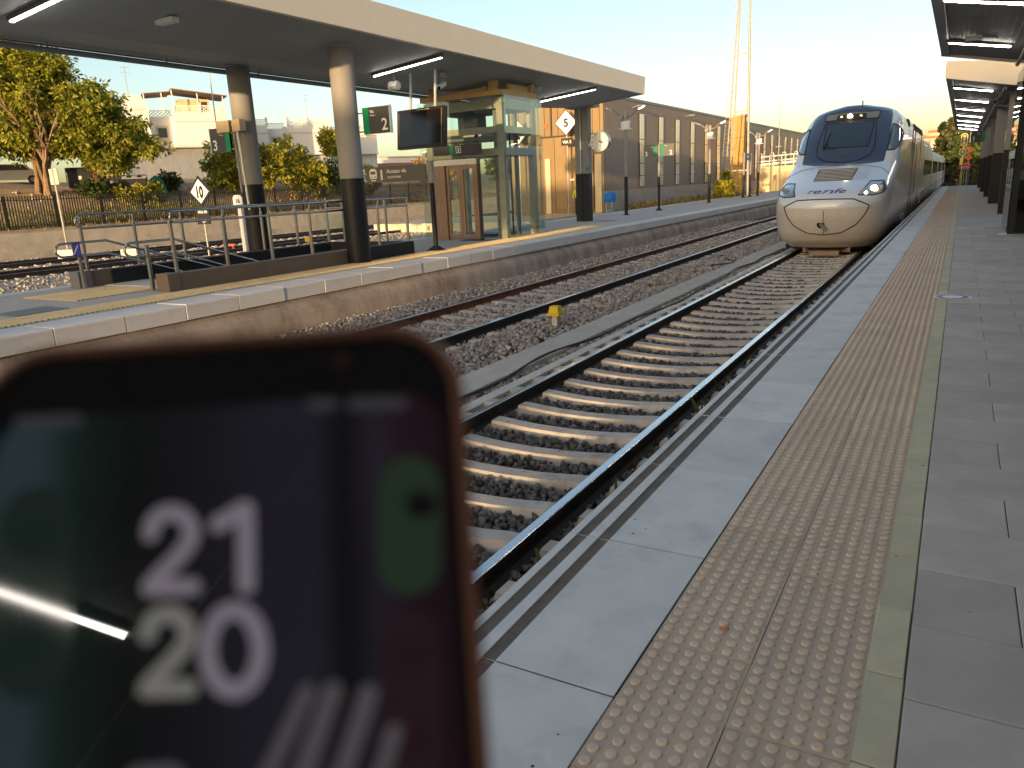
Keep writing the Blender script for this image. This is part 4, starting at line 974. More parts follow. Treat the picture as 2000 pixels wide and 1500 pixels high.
# ------------------------------------------------------------------ white houses
def lattice(mb, u0, u1, v, z0, z1, s=.3):
    n = max(1, int((u1 - u0) / s)); w = (u1 - u0) / n
    mb.box(u0, u1, v - .05, v + .05, z0, z0 + .05); mb.box(u0, u1, v - .05, v + .05, z1 - .06, z1)
    for k in range(n):
        a = u0 + k * w
        for j in range(2):
            za = z0 + .05 + (z1 - z0 - .11) / 2 * j; zb = za + (z1 - z0 - .11) / 2
            mb.bar((a, v, za), (a + w, v, zb), .05, .06); mb.bar((a + w, v, za), (a, v, zb), .05, .06)
HU = Vector((.53, .85, 0)).normalized()        # along the row; outward normal = (.85,-.53)
hrz = math.atan2(HU.y, HU.x)
def white_house(loc, label, pergola=True, sc=1.0, left_wing=True):
    h = empty('white_house', loc, hrz, label=label, cat='house', group='white terraced houses behind the fence')
    h.scale = (1.26, 1.26, 1.26)
    # local x = along the row, local -y = towards the tracks
    MB().box(-4.2, 4.6, 0, 5, -.4, 2.62).build('wall', 'house_dirty', h)
    MB().box(-1.0, 4.5, -.22, -.003, -.4, 1.15).build('wall', 'house_dirty', h)
    if left_wing: MB().box(-7.4, -4.2, -.5, 5, -.4, 2.7).build('wall', 'house_white', h); MB().box(-7.3, -4.25, -.9, 4, 2.7, 5.9).build('wall', 'house_white', h)
    MB().box(-4.24, -1.75, -.55, 4, 2.70, 5.55).build('wall', 'house_white', h)
    MB().box(-1.75, .30, .9, 4, 2.62, 5.3).build('wall', 'house_white', h)
    MB().box(.30, 4.55, -.55, 4, 2.70, 5.55).build('wall', 'house_white', h)
    w = MB(); w.box(-4.3, 4.62, -.62, -.02, 2.62, 2.698); w.build('ledge', 'house_trim', h)
    for u0, u1 in ((-4.26, -1.74), (.28, 4.57)): MB().box(u0, u1, -.58, -.552, 4.75, 4.86).build('string_course', 'house_trim', h)
    d = MB().box(-1.2, -.2, .85, .899, 2.62, 4.6).build('door', 'house_trim', h)
    MB().box(-1.05, -.35, .83, .849, 3.6, 4.4).build('pane', 'bg_glass', d)
    for u0, u1, vv, z in ((-4.2, -1.8, -.5, 5.55), (-1.7, .25, .95, 5.3), (.35, 2.4, -.5, 5.55), (2.5, 4.5, -.5, 5.55)):
        m = MB(); lattice(m, u0, u1, vv, z, z + .62); m.build('parapet', 'house_white', h)
    for u, vv, z in ((-4.2, -.5, 5.55), (-1.78, -.5, 5.55), (.32, -.5, 5.55), (2.45, -.5, 5.55), (4.5, -.5, 5.55)):
        MB().box(u - .1, u + .1, vv - .1, vv + .1, z, z + .78).build('pier', 'house_white', h)
    if left_wing:
        m = MB(); lattice(m, -7.2, -4.4, -.85, 5.9, 6.5); m.build('parapet', 'house_white', h)
        MB().box(-6.9, -5.9, -.52, -.501, -.1, 2.4).build('door', 'terracotta', h)
    else:
        MB().box(-4.9, -4.26, -.3, 4, -.4, 5.0).build('side_wall', 'terracotta', h)
    for u in (-3.4, 2.0):
        f = MB().box(u - .5, u + .5, -.02, -.004, 1.5, 2.4).build('window', 'house_trim', h) if u < 0 else None
        if f: MB().box(u - .42, u + .42, -.03, -.021, 1.58, 2.32).build('pane', 'bg_glass', f)
    if pergola:
        MB().box(-3.4, -1.9, 1.5, 3.6, 5.55, 7.2).build('roof_room', 'house_white', h); MB().box(1.0, 3.6, 1.6, 3.8, 5.55, 6.9).build('roof_room', 'render_yellow', h)
        MB().box(2.9, 3.4, 1.57, 1.598, 6.0, 6.7).build('window', 'bg_glass', h)
        MB().prism([(-2.0, 7.10), (.3, 7.30), (.3, 7.36), (-2.0, 7.16)], 'y', -.3, 3.5).build('pergola_roof', 'pergola', h)
        MB().prism([(.3, 7.50), (4.9, 6.95), (4.9, 7.02), (.3, 7.57)], 'y', -.6, 3.6).build('pergola_roof', 'pergola', h)
        for u, z in ((-1.9, 7.1), (-.5, 7.2), (.35, 7.45), (2.4, 7.2), (4.5, 6.95)): MB().box(u - .04, u + .04, -.35, -.27, 5.5, z).build('post', 'white_metal', h)
    a = MB(); a.tube([(-2.9, 2, 5.6), (-2.9, 2, 9.6)], .025, 5)
    for z in (9.5, 9.1): 
        a.bar((-3.3, 2, z), (-2.5, 2, z), .03, .03)
    a.build('antenna', 'galv', h)
    return h
def raypt(px, py, dist):
    d = Vector(((px - 1000) / F_PX, -(py - 750) / F_PX, -1.0)); w = Matrix(CAMR) @ d
    k = dist / math.hypot(w.x, w.y)
    return Vector((w.x * k, w.y * k, 1.5 + w.z * k))
p = raypt(352, 360, 96); white_house((p.x, p.y, 4.0), 'white house with slanted roof pergola behind the rubbish containers')
dsh = empty('satellite_dish', (p.x + 3.2, p.y + 4.6, 11.4), label='round satellite dish on the roof of the pergola house', cat='dish')
MB().lathe([(.02, .1), (.2, .06), (.36, 0)], n=14, ax='y').build('dish', 'house_white', dsh, True); MB().bar((0, .1, 0), (0, .3, -.9), .04, .04).build('arm', 'galv', dsh)
p = raypt(566, 352, 108); white_house((p.x, p.y, p.z - .2), 'white terraced house with lattice parapets between the two round columns', False, left_wing=False)
p = raypt(668, 345, 122); white_house((p.x, p.y, p.z - .2), 'furthest white terraced house, partly behind the front round column', False, left_wing=False)
p = raypt(770, 325, 135)
rh = empty('red_roofed_house', (p.x, p.y, 1.5), R(60), label='low white house with red tiled roof behind the screen', cat='house')
MB().box(-5, 5, 0, 7, 0, 3.2).build('wall', 'house_white', rh)
MB().prism([(-.4, 3.1), (7.4, 3.1), (3.5, 4.9)], 'x', -5.3, 5.3).build('roof', 'roof_tile', rh)
MB().box(-2, -1, -.02, -.003, 1, 2.2).build('window', 'bg_glass', rh); MB().box(1, 2, -.02, -.003, 1, 2.2).build('window', 'bg_glass', rh)
p = raypt(800, 300, 150)
rh = empty('flat_roofed_building', (p.x, p.y, 1.5), R(60), label='flat-roofed white building behind the red-roofed house', cat='building')
MB().box(-6, 6, 0, 7, 0, 6.2).build('wall', 'house_white', rh); MB().box(-6.2, 6.2, -.2, 7.2, 6.2, 6.4).build('roof', 'house_trim', rh); MB().box(-1, .5, -.02, -.003, 3.6, 5).build('window', 'bg_glass', rh)

# rubbish containers, bottle bank
def container(px, py, dist, body, lid, label):
    p = raypt(px, py, dist); c = empty('rubbish_container', (p.x, p.y, bank(p.x) + .02), hrz, label=label, cat='container', group='rubbish containers by the white house')
    MB().prism([(-.5, .12), (.45, .12), (.62, 1.25), (-.62, 1.25)], 'x', -.8, .8).build('body', body, c)
    MB().prism([(-.66, 1.252), (.66, 1.252), (.58, 1.50), (-.30, 1.56), (-.60, 1.42)], 'x', -.84, .84).build('lid', lid, c)
    MB().prism([(-.45, .5), (.45, .5), (.6, 1.5), (-.55, 1.5)], 'x', -.90, -.842).build('side_frame', 'grey_paint_mid', c); MB().prism([(-.45, .5), (.45, .5), (.6, 1.5), (-.55, 1.5)], 'x', .842, .90).build('side_frame', 'grey_paint_mid', c)
    for x in (-.6, .6): MB().lathe([(.1, 0), (.1, .06)], c=(x, -.4, .08), n=10, ax='x').build('wheel', 'rubber', c)
    for x in (-.35, .35): MB().lathe([(.16, 0), (.16, .01)], c=(x, -.632, 1.38), n=12, ax='y').build('opening', 'rubber', c)
    MB().box(-.1, .1, -.60, -.585, .7, .95).build('sticker', 'house_white', c)
    return c
container(158, 355, 66, 'bin_dark', 'bin_dark', 'dark rubbish container half hidden by the large tree')
container(217, 353, 66, 'bin_dark', 'bin_lid', 'dark rubbish container with pale yellow-green lid')
container(262, 352, 66, 'bin_dark', 'bin_grey', 'dark rubbish container with grey lid next to the bottle bank')
p = raypt(304, 352, 66)
ig = empty('bottle_bank', (p.x, p.y, bank(p.x) + .02), hrz, label='green dome-shaped bottle bank by the white house', cat='bottle bank')
MB().lathe([(.78, 0), (.76, .35), (.68, .85), (.52, 1.28), (.30, 1.55), (.06, 1.66)], n=20).build('body', 'bin_green', ig, True)
MB().lathe([(.13, 0), (.12, .05)], c=(-.1, -.56, 1.3), n=12, ax='y').build('opening', 'rubber', ig)
MB().bar((-.15, 0, 1.66), (.15, 0, 1.66), .05, .12).build('lifting_eye', 'grey_paint_mid', ig)
# parked vehicles
def vehicle(px, py, dist, rz, paint, label, van=False):
    p = raypt(px, py, dist); c = empty('parked_car' if not van else 'parked_van', (p.x, p.y, bank(p.x) + .02), rz, label=label, cat='van' if van else 'car')
    prof = [(-2.1, .35), (2.1, .35), (2.15, .8), (1.5, .95), (.9, 1.42), (-1.2, 1.45), (-1.9, 1.0), (-2.15, .85)] if not van else [(-2.3, .35), (2.3, .35), (2.35, .95), (1.9, 1.1), (1.3, 1.95), (-2.3, 2.0)]
    MB().prism(prof, 'y', -.82, .82).build('body', paint, c)
    wn = [(-1.1, 1.0), (1.2, 1.0), (.82, 1.36), (-1.05, 1.38)] if not van else [(.4, 1.15), (1.7, 1.15), (1.25, 1.8), (.4, 1.8)]
    for s in (-1, 1): MB().prism(wn, 'y', s * .825 - .003, s * .825 + .003).build('window', 'bg_glass', c)
    for x in (-1.3, 1.3):
        for s in (-.78, .78):
            w = MB().lathe([(.31, -.09), (.31, .09)], c=(x, s, .31), n=16, ax='y').build('wheel', 'rubber', c, True)
            MB().lathe([(.17, 0), (.17, .01)], c=(x, s + (.095 if s > 0 else -.105), .31), n=12, ax='y').build('rim', 'grey_paint', w)
    for s in (-.6, .6): MB().box(2.14, 2.17, s - .15, s + .15, .62, .78).build('headlight', 'lamp_off', c)
    return c
vehicle(455, 354, 74, hrz, 'car_white', 'white van parked at the end of the pergola house', True)
vehicle(30, 372, 70, hrz, 'car_white', 'pale car parked behind the large tree')
# street-light poles far left
p = raypt(438, 358, 72)
sl = empty('street_lamp', (p.x, p.y, bank(p.x)), label='tall thin street lamp before the pergola house', cat='street lamp')
MB().tube([(0, 0, 0), (0, 0, 9.6)], [.07, .04], 8).build('pole', 'galv', sl); MB().bar((0, 0, 9.6), (-.6, .2, 9.75), .12, .06).build('lamp_head', 'galv', sl)

# ------------------------------------------------------------------ trackside signs on the left
dm = empty('diamond_sign', (-24.9, 20.0, -.8), label='white diamond sign with black number 10 on a thin post', cat='sign')
MB().tube([(0, 0, 0), (0, 0, 1.6)], .035, 8).build('post', 'galv', dm)
MB().prism([(0, 2.10), (.62, 2.65), (0, 3.24), (-.62, 2.65)], 'y', -.03, .0).build('border', 'sign_black', dm)
MB().prism([(0, 2.22), (.50, 2.65), (0, 3.11), (-.50, 2.65)], 'y', -.036, -.031).build('plate', 'sign_white', dm)
lettering('10', .58, dm, (-.015, -.042, 2.44), 'sign_black', align='CENTER', sx=.75, bold=.05)
MB().box(-.36, .36, -.03, 0, 1.45, 2.08).build('notice', 'sign_black', dm)
lettering('SALE DE', .16, dm, (0, -.034, 1.86), 'sign_white', align='CENTER', sx=.9); lettering('VIA', .16, dm, (0, -.034, 1.52), 'sign_white', align='CENTER')
mkx = empty('marker_post', (-22.8, 20.0, -.8), label='white concrete marker post with number 16 by the column', cat='marker post')
MB().box(-.09, .09, -.09, .09, 0, 2.1).build('post', 'house_white', mkx)
MB().prism([(-.24, 2.0), (.24, 2.0), (.24, 2.36), (.14, 2.46), (-.14, 2.46), (-.24, 2.36)], 'y', -.13, -.092).build('plate', 'sign_white', mkx)
lettering('16', .22, mkx, (0, -.135, 2.18), 'sign_black', align='CENTER', bold=.03)
MB().prism([(-.14, 0), (.10, 0), (.14, .7), (-.02, .78)], 'y', .3, .5).build('prop', 'beige_box', mkx)
p = raypt(133, 490, 42); 
sq = empty('trackside_sign', (p.x, p.y, -.8), label='pale square plate seen from behind on a thin post', cat='sign')
MB().tube([(0, 0, 0), (0, 0, 4.0)], .045, 8).build('post', 'galv', sq); MB().box(-.32, .32, -.02, .02, 3.35, 4.05).build('plate', 'lid', sq); MB().box(-.03, .03, -.05, -.021, 3.3, 4.05).build('strap', 'galv', sq)
MB().box(-.3, .3, -.2, .2, 0, .25).build('footing', 'beige_box', sq)
for (px, py, d, lb) in ((131, 478, 40, 'white point-machine box beside the pale square plate'), (256, 477, 37, 'white point-machine box beyond the stair enclosure')):
    p = raypt(px, py, d); b = empty('point_machine', (p.x, p.y, -.8), R(20), label=lb, cat='box')
    MB().cbox(-.4, .4, -.22, .22, .05, .48, .04).build('casing', 'lid_white', b); MB().box(-.45, .45, -.26, .26, 0, .05).build('base', 'galv', b); MB().tube([(.4, 0, .2), (1.1, .1, .1)], .03, 6).build('rod', 'rail_side', b)
p = raypt(600, 445, 33); yl = empty('track_marker', (p.x, p.y, -.8), label='small yellow-headed marker in the yard beyond the stair rail', cat='track marker')
MB().tube([(0, 0, 0), (0, 0, .5)], .04, 8).build('post', 'lid', yl); MB().lathe([(.14, 0), (.16, .1), (.1, .2)], c=(0, 0, .5), n=10).build('cap', 'yellow_plastic', yl, True)
p = raypt(445, 460, 38); rb = empty('barrier', (p.x, p.y, -.8), label='low rusty red barrier standing in the yard', cat='barrier')
MB().bar((-.4, 0, .3), (.4, 0, .3), .06, .10).build('board', 'terracotta', rb); MB().bar((-.35, 0, 0), (-.2, 0, .3), .05, .05).build('leg', 'terracotta', rb); MB().bar((.35, 0, 0), (.2, 0, .3), .05, .05).build('leg', 'terracotta', rb)

# ------------------------------------------------------------------ shed
SH = empty('industrial_shed', (-18, 42.5, 0), label='long brown metal-clad shed with slit windows beyond the opposite platform', cat='shed'); O = (-18, 42.5, 0)
SL = 130
rel(MB().prism([(-18, 1.0), (-18, 6.25), (-24.2, 6.55), (-24.2, 1.0)], 'y', 42.62, SL), 'cladding', 'shed_side', SH, O)
rel(MB().prism([(-17.96, 6.26), (-24.24, 6.56), (-24.24, 6.72), (-17.96, 6.42)][::-1], 'y', 42.4, SL), 'roof', 'shed_roof', SH, O)
rel(MB().box(-24.2, -17.9, 42.63, SL, -.95, 1.0), 'plinth', 'plinth', SH, O)
rel(MB().prism([(-18.0, -.2), (-18, 6.24), (-24.2, 6.54), (-24.2, -.2)], 'y', 42.50, 42.60), 'gable', 'shed_gable', SH, O)
for k in range(14):
    x = -18.25 - .44 * k
    rel(MB().box(x - .03, x + .03, 42.43, 42.499, 4.3, 6.18 + .048 * (-18 - x)), 'standing_seam', 'shed_gable', SH, O)
rel(MB().box(-22.0, -17.9, 42.40, 42.50, 4.20, 4.28), 'drip_rail', 'shed_frame', SH, O)
# big gable door with panels
rel(MB().box(-21.15, -19.55, 42.42, 42.498, 0.0, 4.18), 'door', 'shed_door', SH, O)
rel(MB().box(-19.50, -18.62, 42.42, 42.498, 0.0, 4.18), 'door', 'shed_door', SH, O)
for x in (-21.15, -19.57, -18.66): rel(MB().box(x - .05, x + .05, 42.36, 42.419, 0, 4.18), 'door_frame', 'shed_gable', SH, O)
for z in (.10, 1.05, 1.72, 2.95): rel(MB().box(-21.1, -18.7, 42.375, 42.419, z - .03, z + .03), 'door_rail', 'shed_gable', SH, O)
for x in (-20.36, -19.05): rel(MB().box(x - .03, x + .03, 42.37, 42.419, 0, 1.02), 'door_rail', 'shed_gable', SH, O)
rel(MB().box(-20.36 - .02, -20.36 + .02, 42.37, 42.419, 2.98, 4.1), 'door_rail', 'shed_gable', SH, O)
rel(MB().box(-20.1, -19.85, 42.36, 42.374, 1.68, 1.78), 'door_plate', 'sign_white', SH, O)
rel(MB().box(-18.52, -18.12, 42.38, 42.498, -.2, 3.1), 'pilaster', 'render_yellow', SH, O)
rel(MB().box(-21.75, -21.42, 42.38, 42.498, -.2, 3.0), 'pilaster', 'render_yellow', SH, O)
rel(MB().box(-24.1, -22.1, 42.40, 42.498, -.2, 3.9), 'door', 'shed_door', SH, O)
for z in (1.2, 2.4): rel(MB().box(-24.1, -22.1, 42.385, 42.399, z, z + .04), 'door_rail', 'shed_gable', SH, O)
rel(MB().box(-21.70, -21.55, 42.40, 42.45, 4.75, 5.0), 'alarm_box', 'sign_orange', SH, O)
pipe = MB(); pipe.tube([(-21.3, 42.42, 4.2), (-21.3, 42.42, 5.9)], .05, 8); rel(pipe, 'downpipe', 'shed_frame', SH, O)
# slit windows
wy = [48.25, 52.0, 55.55, 59.2, 63.0, 66.6, 77.0, 80.6, 84.3, 88.0, 91.7, 95.4, 99.1, 103, 107, 111]
for y0 in wy:
    f = rel(MB().box(-17.985, -17.94, y0 - .04, y0 + .79, 1.10, 5.62), 'window', 'shed_frame', SH, O)
    for z0, z1 in ((1.14, 1.78), (1.83, 2.55), (2.60, 4.02), (4.07, 5.58)):
        mm = MB().box(-17.939, -17.925, y0, y0 + .75, z0, z1); mm.v = [(a - O[0], b - O[1], c - O[2]) for a, b, c in mm.v]; mm.build('pane', 'shed_pane', f)
for y0 in (47.0, 57.6, 69): rel(MB().tube([(-17.98, y0, 5.85), (-17.6, y0, 5.95)], .05, 6), 'wall_lamp', 'grey_paint_mid', SH, O); rel(MB().box(-17.62, -17.2, y0 - .1, y0 + .1, 5.88, 5.98), 'wall_lamp', 'grey_paint_mid', SH, O)
tag(MB().box(-19.5, -15.3, 40, 130, -.97, -.62).build('yard_strip', 'dirt'), kind='structure')
tag(MB().box(-30, -19.5, 36, 44, -.97, -.30).build('yard_apron', 'wall_concrete'), kind='structure')
# via diamond signs by the gable
for (x, y, z, num, via, lb) in ((-19.9, 41.6, 4.9, '5', 'VIA 5', 'white diamond sign with number 5 beside the clock pillar'), (-22.95, 41.4, 4.55, '', 'VIA 3', 'white diamond sign seen through the lift glass')):
    d = empty('diamond_sign', (x, y, -.3), label=lb, cat='sign'); z += .3
    MB().tube([(0, .04, 0), (0, .04, z)], .05, 8).build('post', 'galv', d)
    MB().prism([(0, z - .72), (.72, z), (0, z + .72), (-.72, z)], 'y', -.04, -.01).build('border', 'sign_black', d); MB().prism([(0, z - .66), (.66, z), (0, z + .66), (-.66, z)], 'y', -.046, -.041).build('plate', 'sign_white', d)
    if num: lettering(num, .62, d, (.0, -.052, z - .22), 'sign_black', align='CENTER', bold=.04)
    else: MB().box(-.5, .5, -.05, -.047, z - .22, z + .22).build('bar', 'sign_black', d)
    MB().box(-.34, .40, -.03, 0, z - 1.25, z - .85).build('notice', 'sign_black', d); lettering(via, .24, d, (.03, -.034, z - 1.14), 'sign_white', align='CENTER')

# mast
ma = empty('radio_mast', (-15.2, 61, 0), label='tall pale lattice mast with a ladder beside a single braced pole', cat='mast'); O = (-15.2, 61, 0)
zt = 22
rel(MB().tube([(-14.05, 61, -.7), (-14.3, 61, 14), (-14.6, 61, zt)], [.10, .085, .06], 10), 'leg', 'galv', ma, O, True)
A = lambda z: (-15.85 + .055 * z, 61, z); B = lambda z: (-15.35 + .028 * z, 61, z)
rel(MB().tube([A(-.7), A(zt)], .055, 8), 'leg', 'galv', ma, O, True); rel(MB().tube([B(-.7), B(zt)], .055, 8), 'leg', 'galv', ma, O, True)
br = MB()
z = 0.3; k = 0
while z < zt - .6:
    br.bar(A(z), B(z), .03, .03); br.bar(A(z) if k % 2 else B(z), B(z + .55) if k % 2 else A(z + .55), .025, .025); z += .55; k += 1
rel(br, 'lattice', 'galv', ma, O)
ld = MB(); C1 = lambda z: (-16.15 + .058 * z, 60.9, z)
ld.tube([C1(.2), C1(zt)], .02, 6)
z = .4
while z < zt: ld.bar(C1(z), A(z), .018, .018); z += .30
rel(ld, 'ladder', 'galv', ma, O)
for z in (1.9, 6.15, 10.2): rel(MB().bar(B(z), (-14.08 - .02 * z, 61, z + (.0)), .10, .10), 'crossbar', 'galv', ma, O); rel(MB().bar(B(z - .3), (-14.08 - .02 * z, 61, z - .02), .03, .03), 'tie', 'galv', ma, O)
ot = empty('brick_tower', (-16.65, 68, 0), label='narrow weathered yellow tower behind the mast', cat='tower')
for z0, z1 in ((-.9, 2.3), (2.33, 4.6), (4.63, 6.3)): MB().box(-.55, .55, 0, .7, z0, z1).build('wall', 'old_tower', ot)
MB().box(-.62, .62, -.06, .76, 6.3, 6.45).build('cap', 'plinth', ot)
for z in (2.315, 4.615): MB().box(-.56, .56, -.01, .71, z - .015, z + .015).build('joint', 'bg_glass', ot)
rw = empty('railed_wall', (-15.5, 82, 0), label='pale wall topped with white tubular railings beside train nose', cat='wall')
MB().box(-2.6, 3.4, 0, 1, -.9, 2.3).build('wall', 'render_yellow', rw)
for z in (2.75, 3.2): MB().tube([(-2.6, .1, z), (3.4, .1, z + .25)], .06, 8).build('rail', 'white_metal', rw)
for k in range(6):
    x = -2.5 + k * 1.15; MB().tube([(x, .1, 2.3), (x, .1, 3.3), (x + .1, .1, 3.55), (x + .3, .1, 3.6), (x + .4, .1, 3.4), (x + .4, .1, 2.3)], .045, 8).build('hoop', 'white_metal', rw)
MB().bar((-2.5, .3, 2.45), (3.2, .3, 2.75), .35, .2).build('pipe', 'white_metal', rw)
an = empty('antenna_pole', (-16.4, 84, 0), label='thin aerial pole rising behind the railed wall', cat='antenna')
MB().tube([(0, 0, -.9), (0, 0, 4.2), (0, 0, 8.6)], [.07, .05, .02], 8).build('pole', 'galv', an); MB().bar((-.3, 0, 4.2), (.3, 0, 4.2), .05, .05).build('crossbar', 'galv', an)
shrub((-15.4, 58.6, -.7), [(0, 0, .9, .6, .8, .9), (.2, .6, 1.6, .4, .5, .6)], 40, 'leaf_shrub', 'green weed bush at the foot of the mast', None, ls=.25)
gd = empty('guard_rail', (-17.6, 64, 0), label='low white guard rail before the shed plinth', cat='railing')
for k in range(4): MB().tube([(0, k * 1.1, -.6), (0, k * 1.1, .75)], .025, 6).build('post', 'white_metal', gd)
for z in (.25, .73): MB().tube([(0, 0, z), (0, 3.3, z)], .025, 6).build('rail', 'white_metal', gd)
# hill
hx = np.linspace(-260, 20, 60); hv = np.linspace(0, 1, 8)
HX, HV = np.meshgrid(hx, hv, indexing='ij')
prof = 6 + 15.5 * np.exp(-((HX + 52) / 46) ** 2) + 7 * np.exp(-((HX + 150) / 60) ** 2) + .7 * np.sin(HX * .55)
V = np.stack([HX, 330 + 120 * HV, -1 + prof * np.sin(HV * math.pi / 2)], -1).reshape(-1, 3)
Fq = [(i * 8 + j, i * 8 + j + 1, (i + 1) * 8 + j + 1, (i + 1) * 8 + j) for i in range(59) for j in range(7)]
tag(np_mesh('wooded_hill', V, Fq, 'hill'), kind='structure')
n = 2600
HXs = rng.uniform(-130, 10, n); hvv = rng.uniform(.05, 1, n)
pz = -1 + (6 + 15.5 * np.exp(-((HXs + 52) / 46) ** 2) + 7 * np.exp(-((HXs + 150) / 60) ** 2)) * np.sin(hvv * math.pi / 2)
cl = np.stack([HXs, 330 + 120 * hvv, pz + rng.uniform(0, 1.2, n), rng.uniform(.8, 1.8, n)], -1)
V, Fq = leaf_cloud(cl, 12, 1.5, .1, .45)
tag(np_mesh('woodland', V, Fq, 'leaf_olive'), kind='stuff')

# worker behind the pillar
def person(loc, rz):
    pr = empty('person', loc, rz, label='person in high-visibility vest and dark trousers half hidden by clock pillar', cat='person')
    me = bpy.data.meshes.new('body')
    v = [(0, 0, .95), (0, 0, 1.15), (0, 0, 1.38), (0, 0, 1.48), (0, -.01, 1.58), (0, -.01, 1.70), (-.10, 0, .90), (-.11, .02, .50), (-.11, .04, .08), (-.11, -.12, .04), (.10, 0, .90), (.11, -.02, .50), (.12, 0, .08), (.12, -.16, .04),
         (-.20, 0, 1.40), (-.26, .03, 1.14), (-.27, -.06, .90), (-.27, -.08, .80), (.20, 0, 1.40), (.26, .03, 1.14), (.27, -.06, .90), (.27, -.08, .80)]
    e = [(0, 1), (1, 2), (2, 3), (3, 4), (4, 5), (0, 6), (6, 7), (7, 8), (8, 9), (0, 10), (10, 11), (11, 12), (12, 13), (2, 14), (14, 15), (15, 16), (16, 17), (2, 18), (18, 19), (19, 20), (20, 21)]
    rad = [.15, .15, .16, .06, .085, .08, .09, .065, .045, .04, .09, .065, .045, .04, .07, .05, .035, .035, .07, .05, .035, .035]
    me.from_pydata(v, e, [])
    ob = bpy.data.objects.new('body', me); col.objects.link(ob); ob.parent = pr
    sk = ob.modifiers.new('skin', 'SKIN'); ob.modifiers.new('sub', 'SUBSURF').levels = 1; ob.modifiers['sub'].render_levels = 1
    for i, sv in enumerate(me.skin_vertices[0].data): sv.radius = (rad[i], rad[i] * .8); sv.use_root = (i == 0)
    dg = bpy.context.evaluated_depsgraph_get(); m2 = bpy.data.meshes.new_from_object(ob.evaluated_get(dg)); ob.modifiers.clear(); ob.data = m2
    for k in ('skin', 'trousers', 'hivis'): m2.materials.append(MATS[k])
    for p in m2.polygons:
        z = p.center.z; p.material_index = 1 if z < 1.0 and abs(p.center.x) < .22 else (2 if z < 1.47 and z > 1.0 else 0)
        p.use_smooth = True
    MB().lathe([(.088, 1.66), (.098, 1.71), (.085, 1.78), (.03, 1.81)], c=(0, .0, 0), n=14).build('hair', 'hair', pr, True)
    return pr
pp_ = raypt(1129, 405, 45.0); person((pp_.x, pp_.y, -.29), R(40))

# ------------------------------------------------------------------ near canopies, right-hand structures
def near_canopy(y0, y1, label, x1=5.15):
    c = empty('platform_canopy', (1.1, (y0 + y1) / 2, 0), label=label, cat='canopy'); O = (1.1, (y0 + y1) / 2, 0)
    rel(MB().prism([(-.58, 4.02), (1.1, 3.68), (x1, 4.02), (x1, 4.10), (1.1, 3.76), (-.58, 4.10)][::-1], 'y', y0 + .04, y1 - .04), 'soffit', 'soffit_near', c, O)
    rel(MB().prism([(-.58, 4.12), (1.1, 3.78), (x1, 4.12), (x1, 4.40), (1.1, 4.2), (-.58, 4.40)][::-1], 'y', y0 + .05, y1 - .05), 'roof', 'shed_roof', c, O)
    rel(MB().prism([(-.64, 3.98), (-.66, 4.44), (-.585, 4.44), (-.585, 4.02), (-.46, 3.985), (-.48, 3.965)], 'y', y0, y1), 'fascia', 'grey_paint_mid', c, O)
    for yy in (y0 - .03, y1): rel(MB().prism([(-.66, 3.98), (1.1, 3.62), (x1, 3.98), (x1, 4.44), (1.1, 4.30), (-.66, 4.44)][::-1], 'y', yy, yy + .03), 'end_fascia', 'fascia', c, O)
    rel(MB().tube([(.86, y0 + .3, 3.60), (.86, y1 - .3, 3.60)], .04, 8), 'pipe', 'grey_paint', c, O, True)
    return c
near_canopy(-24, 21.6, 'canopy with dark ribbed soffit over this platform, nearer the glass booth')
near_canopy(27.0, 66, 'second lower-looking canopy with white end fascia along this platform')
near_y = [19.0 - 4.75 * k for k in range(9)]
for i, y in enumerate(near_y):
    canopy_light(-.45, .62, y, 3.92, 3.72, f'{ORD[i]} tube light under the ribbed canopy, counted from the glass booth', 'tube_light_near', group='tube lights under the ribbed canopy')
for i, y in enumerate([29.8, 35.0, 40.4, 45.6, 51.0, 56.2, 61.5]):
    canopy_light(-.45, .62, y, 3.92, 3.72, f'{ORD[i]} tube light under the second canopy, counted from its white end fascia', 'tube_light_near', group='tube lights under the second canopy')
e = empty('emergency_light', (-.02, 18.2, 3.84), label='small unlit emergency light under the ribbed canopy', cat='light'); MB().box(-.14, .14, -.05, .05, -.03, .05).build('housing', 'lamp_off', e); MB().bar((.14, 0, .02), (.4, 0, -.02), .02, .02).build('conduit', 'grey_paint_mid', e)
for i, (y, r) in enumerate(((28.5, .10), (36.3, .17), (44.0, .17), (52.5, .17), (62.3, .17))):
    c = empty('canopy_column', (1.10 + .06, y, 0), label='slim grey column with black base at the start of second canopy' if i == 0 else f'{ORD[i]} column of the row under the second canopy, counted from the slim one', cat='column', group='columns under the second canopy')
    MB().box(-r, r, -r, r, 1.90, 3.66).build('shaft', 'grey_paint', c); MB().box(-r - .003, r + .003, -r - .003, r + .003, 0, 1.898).build('painted_base', 'black_paint', c)
    MB().box(-r - .1, r + .1, -r - .1, r + .1, 3.56, 3.70).build('head', 'grey_paint_mid', c)
security_camera((.80, 29.0, 3.38), R(-25), 'white security camera on the slim column of this platform', 'grey_paint')
bo = empty('glass_booth', (2.0, 21.3, 0), label='dark-framed glass stair booth at the right of this platform', cat='booth'); O = (2.0, 21.3, 0)
for x, y in ((.98, 20.2), (3.2, 20.2), (.98, 22.6), (3.2, 22.6)): rel(MB().box(x, x + .12, y, y + .12, 0, 3.55), 'post', 'black_paint', bo, O)
for z in (.0, 1.9, 3.43): rel(MB().box(1.102, 3.198, 20.21, 20.31, z, z + .1), 'rail', 'black_paint', bo, O); rel(MB().box(.99, 1.09, 20.322, 22.598, z, z + .1), 'rail', 'black_paint', bo, O)
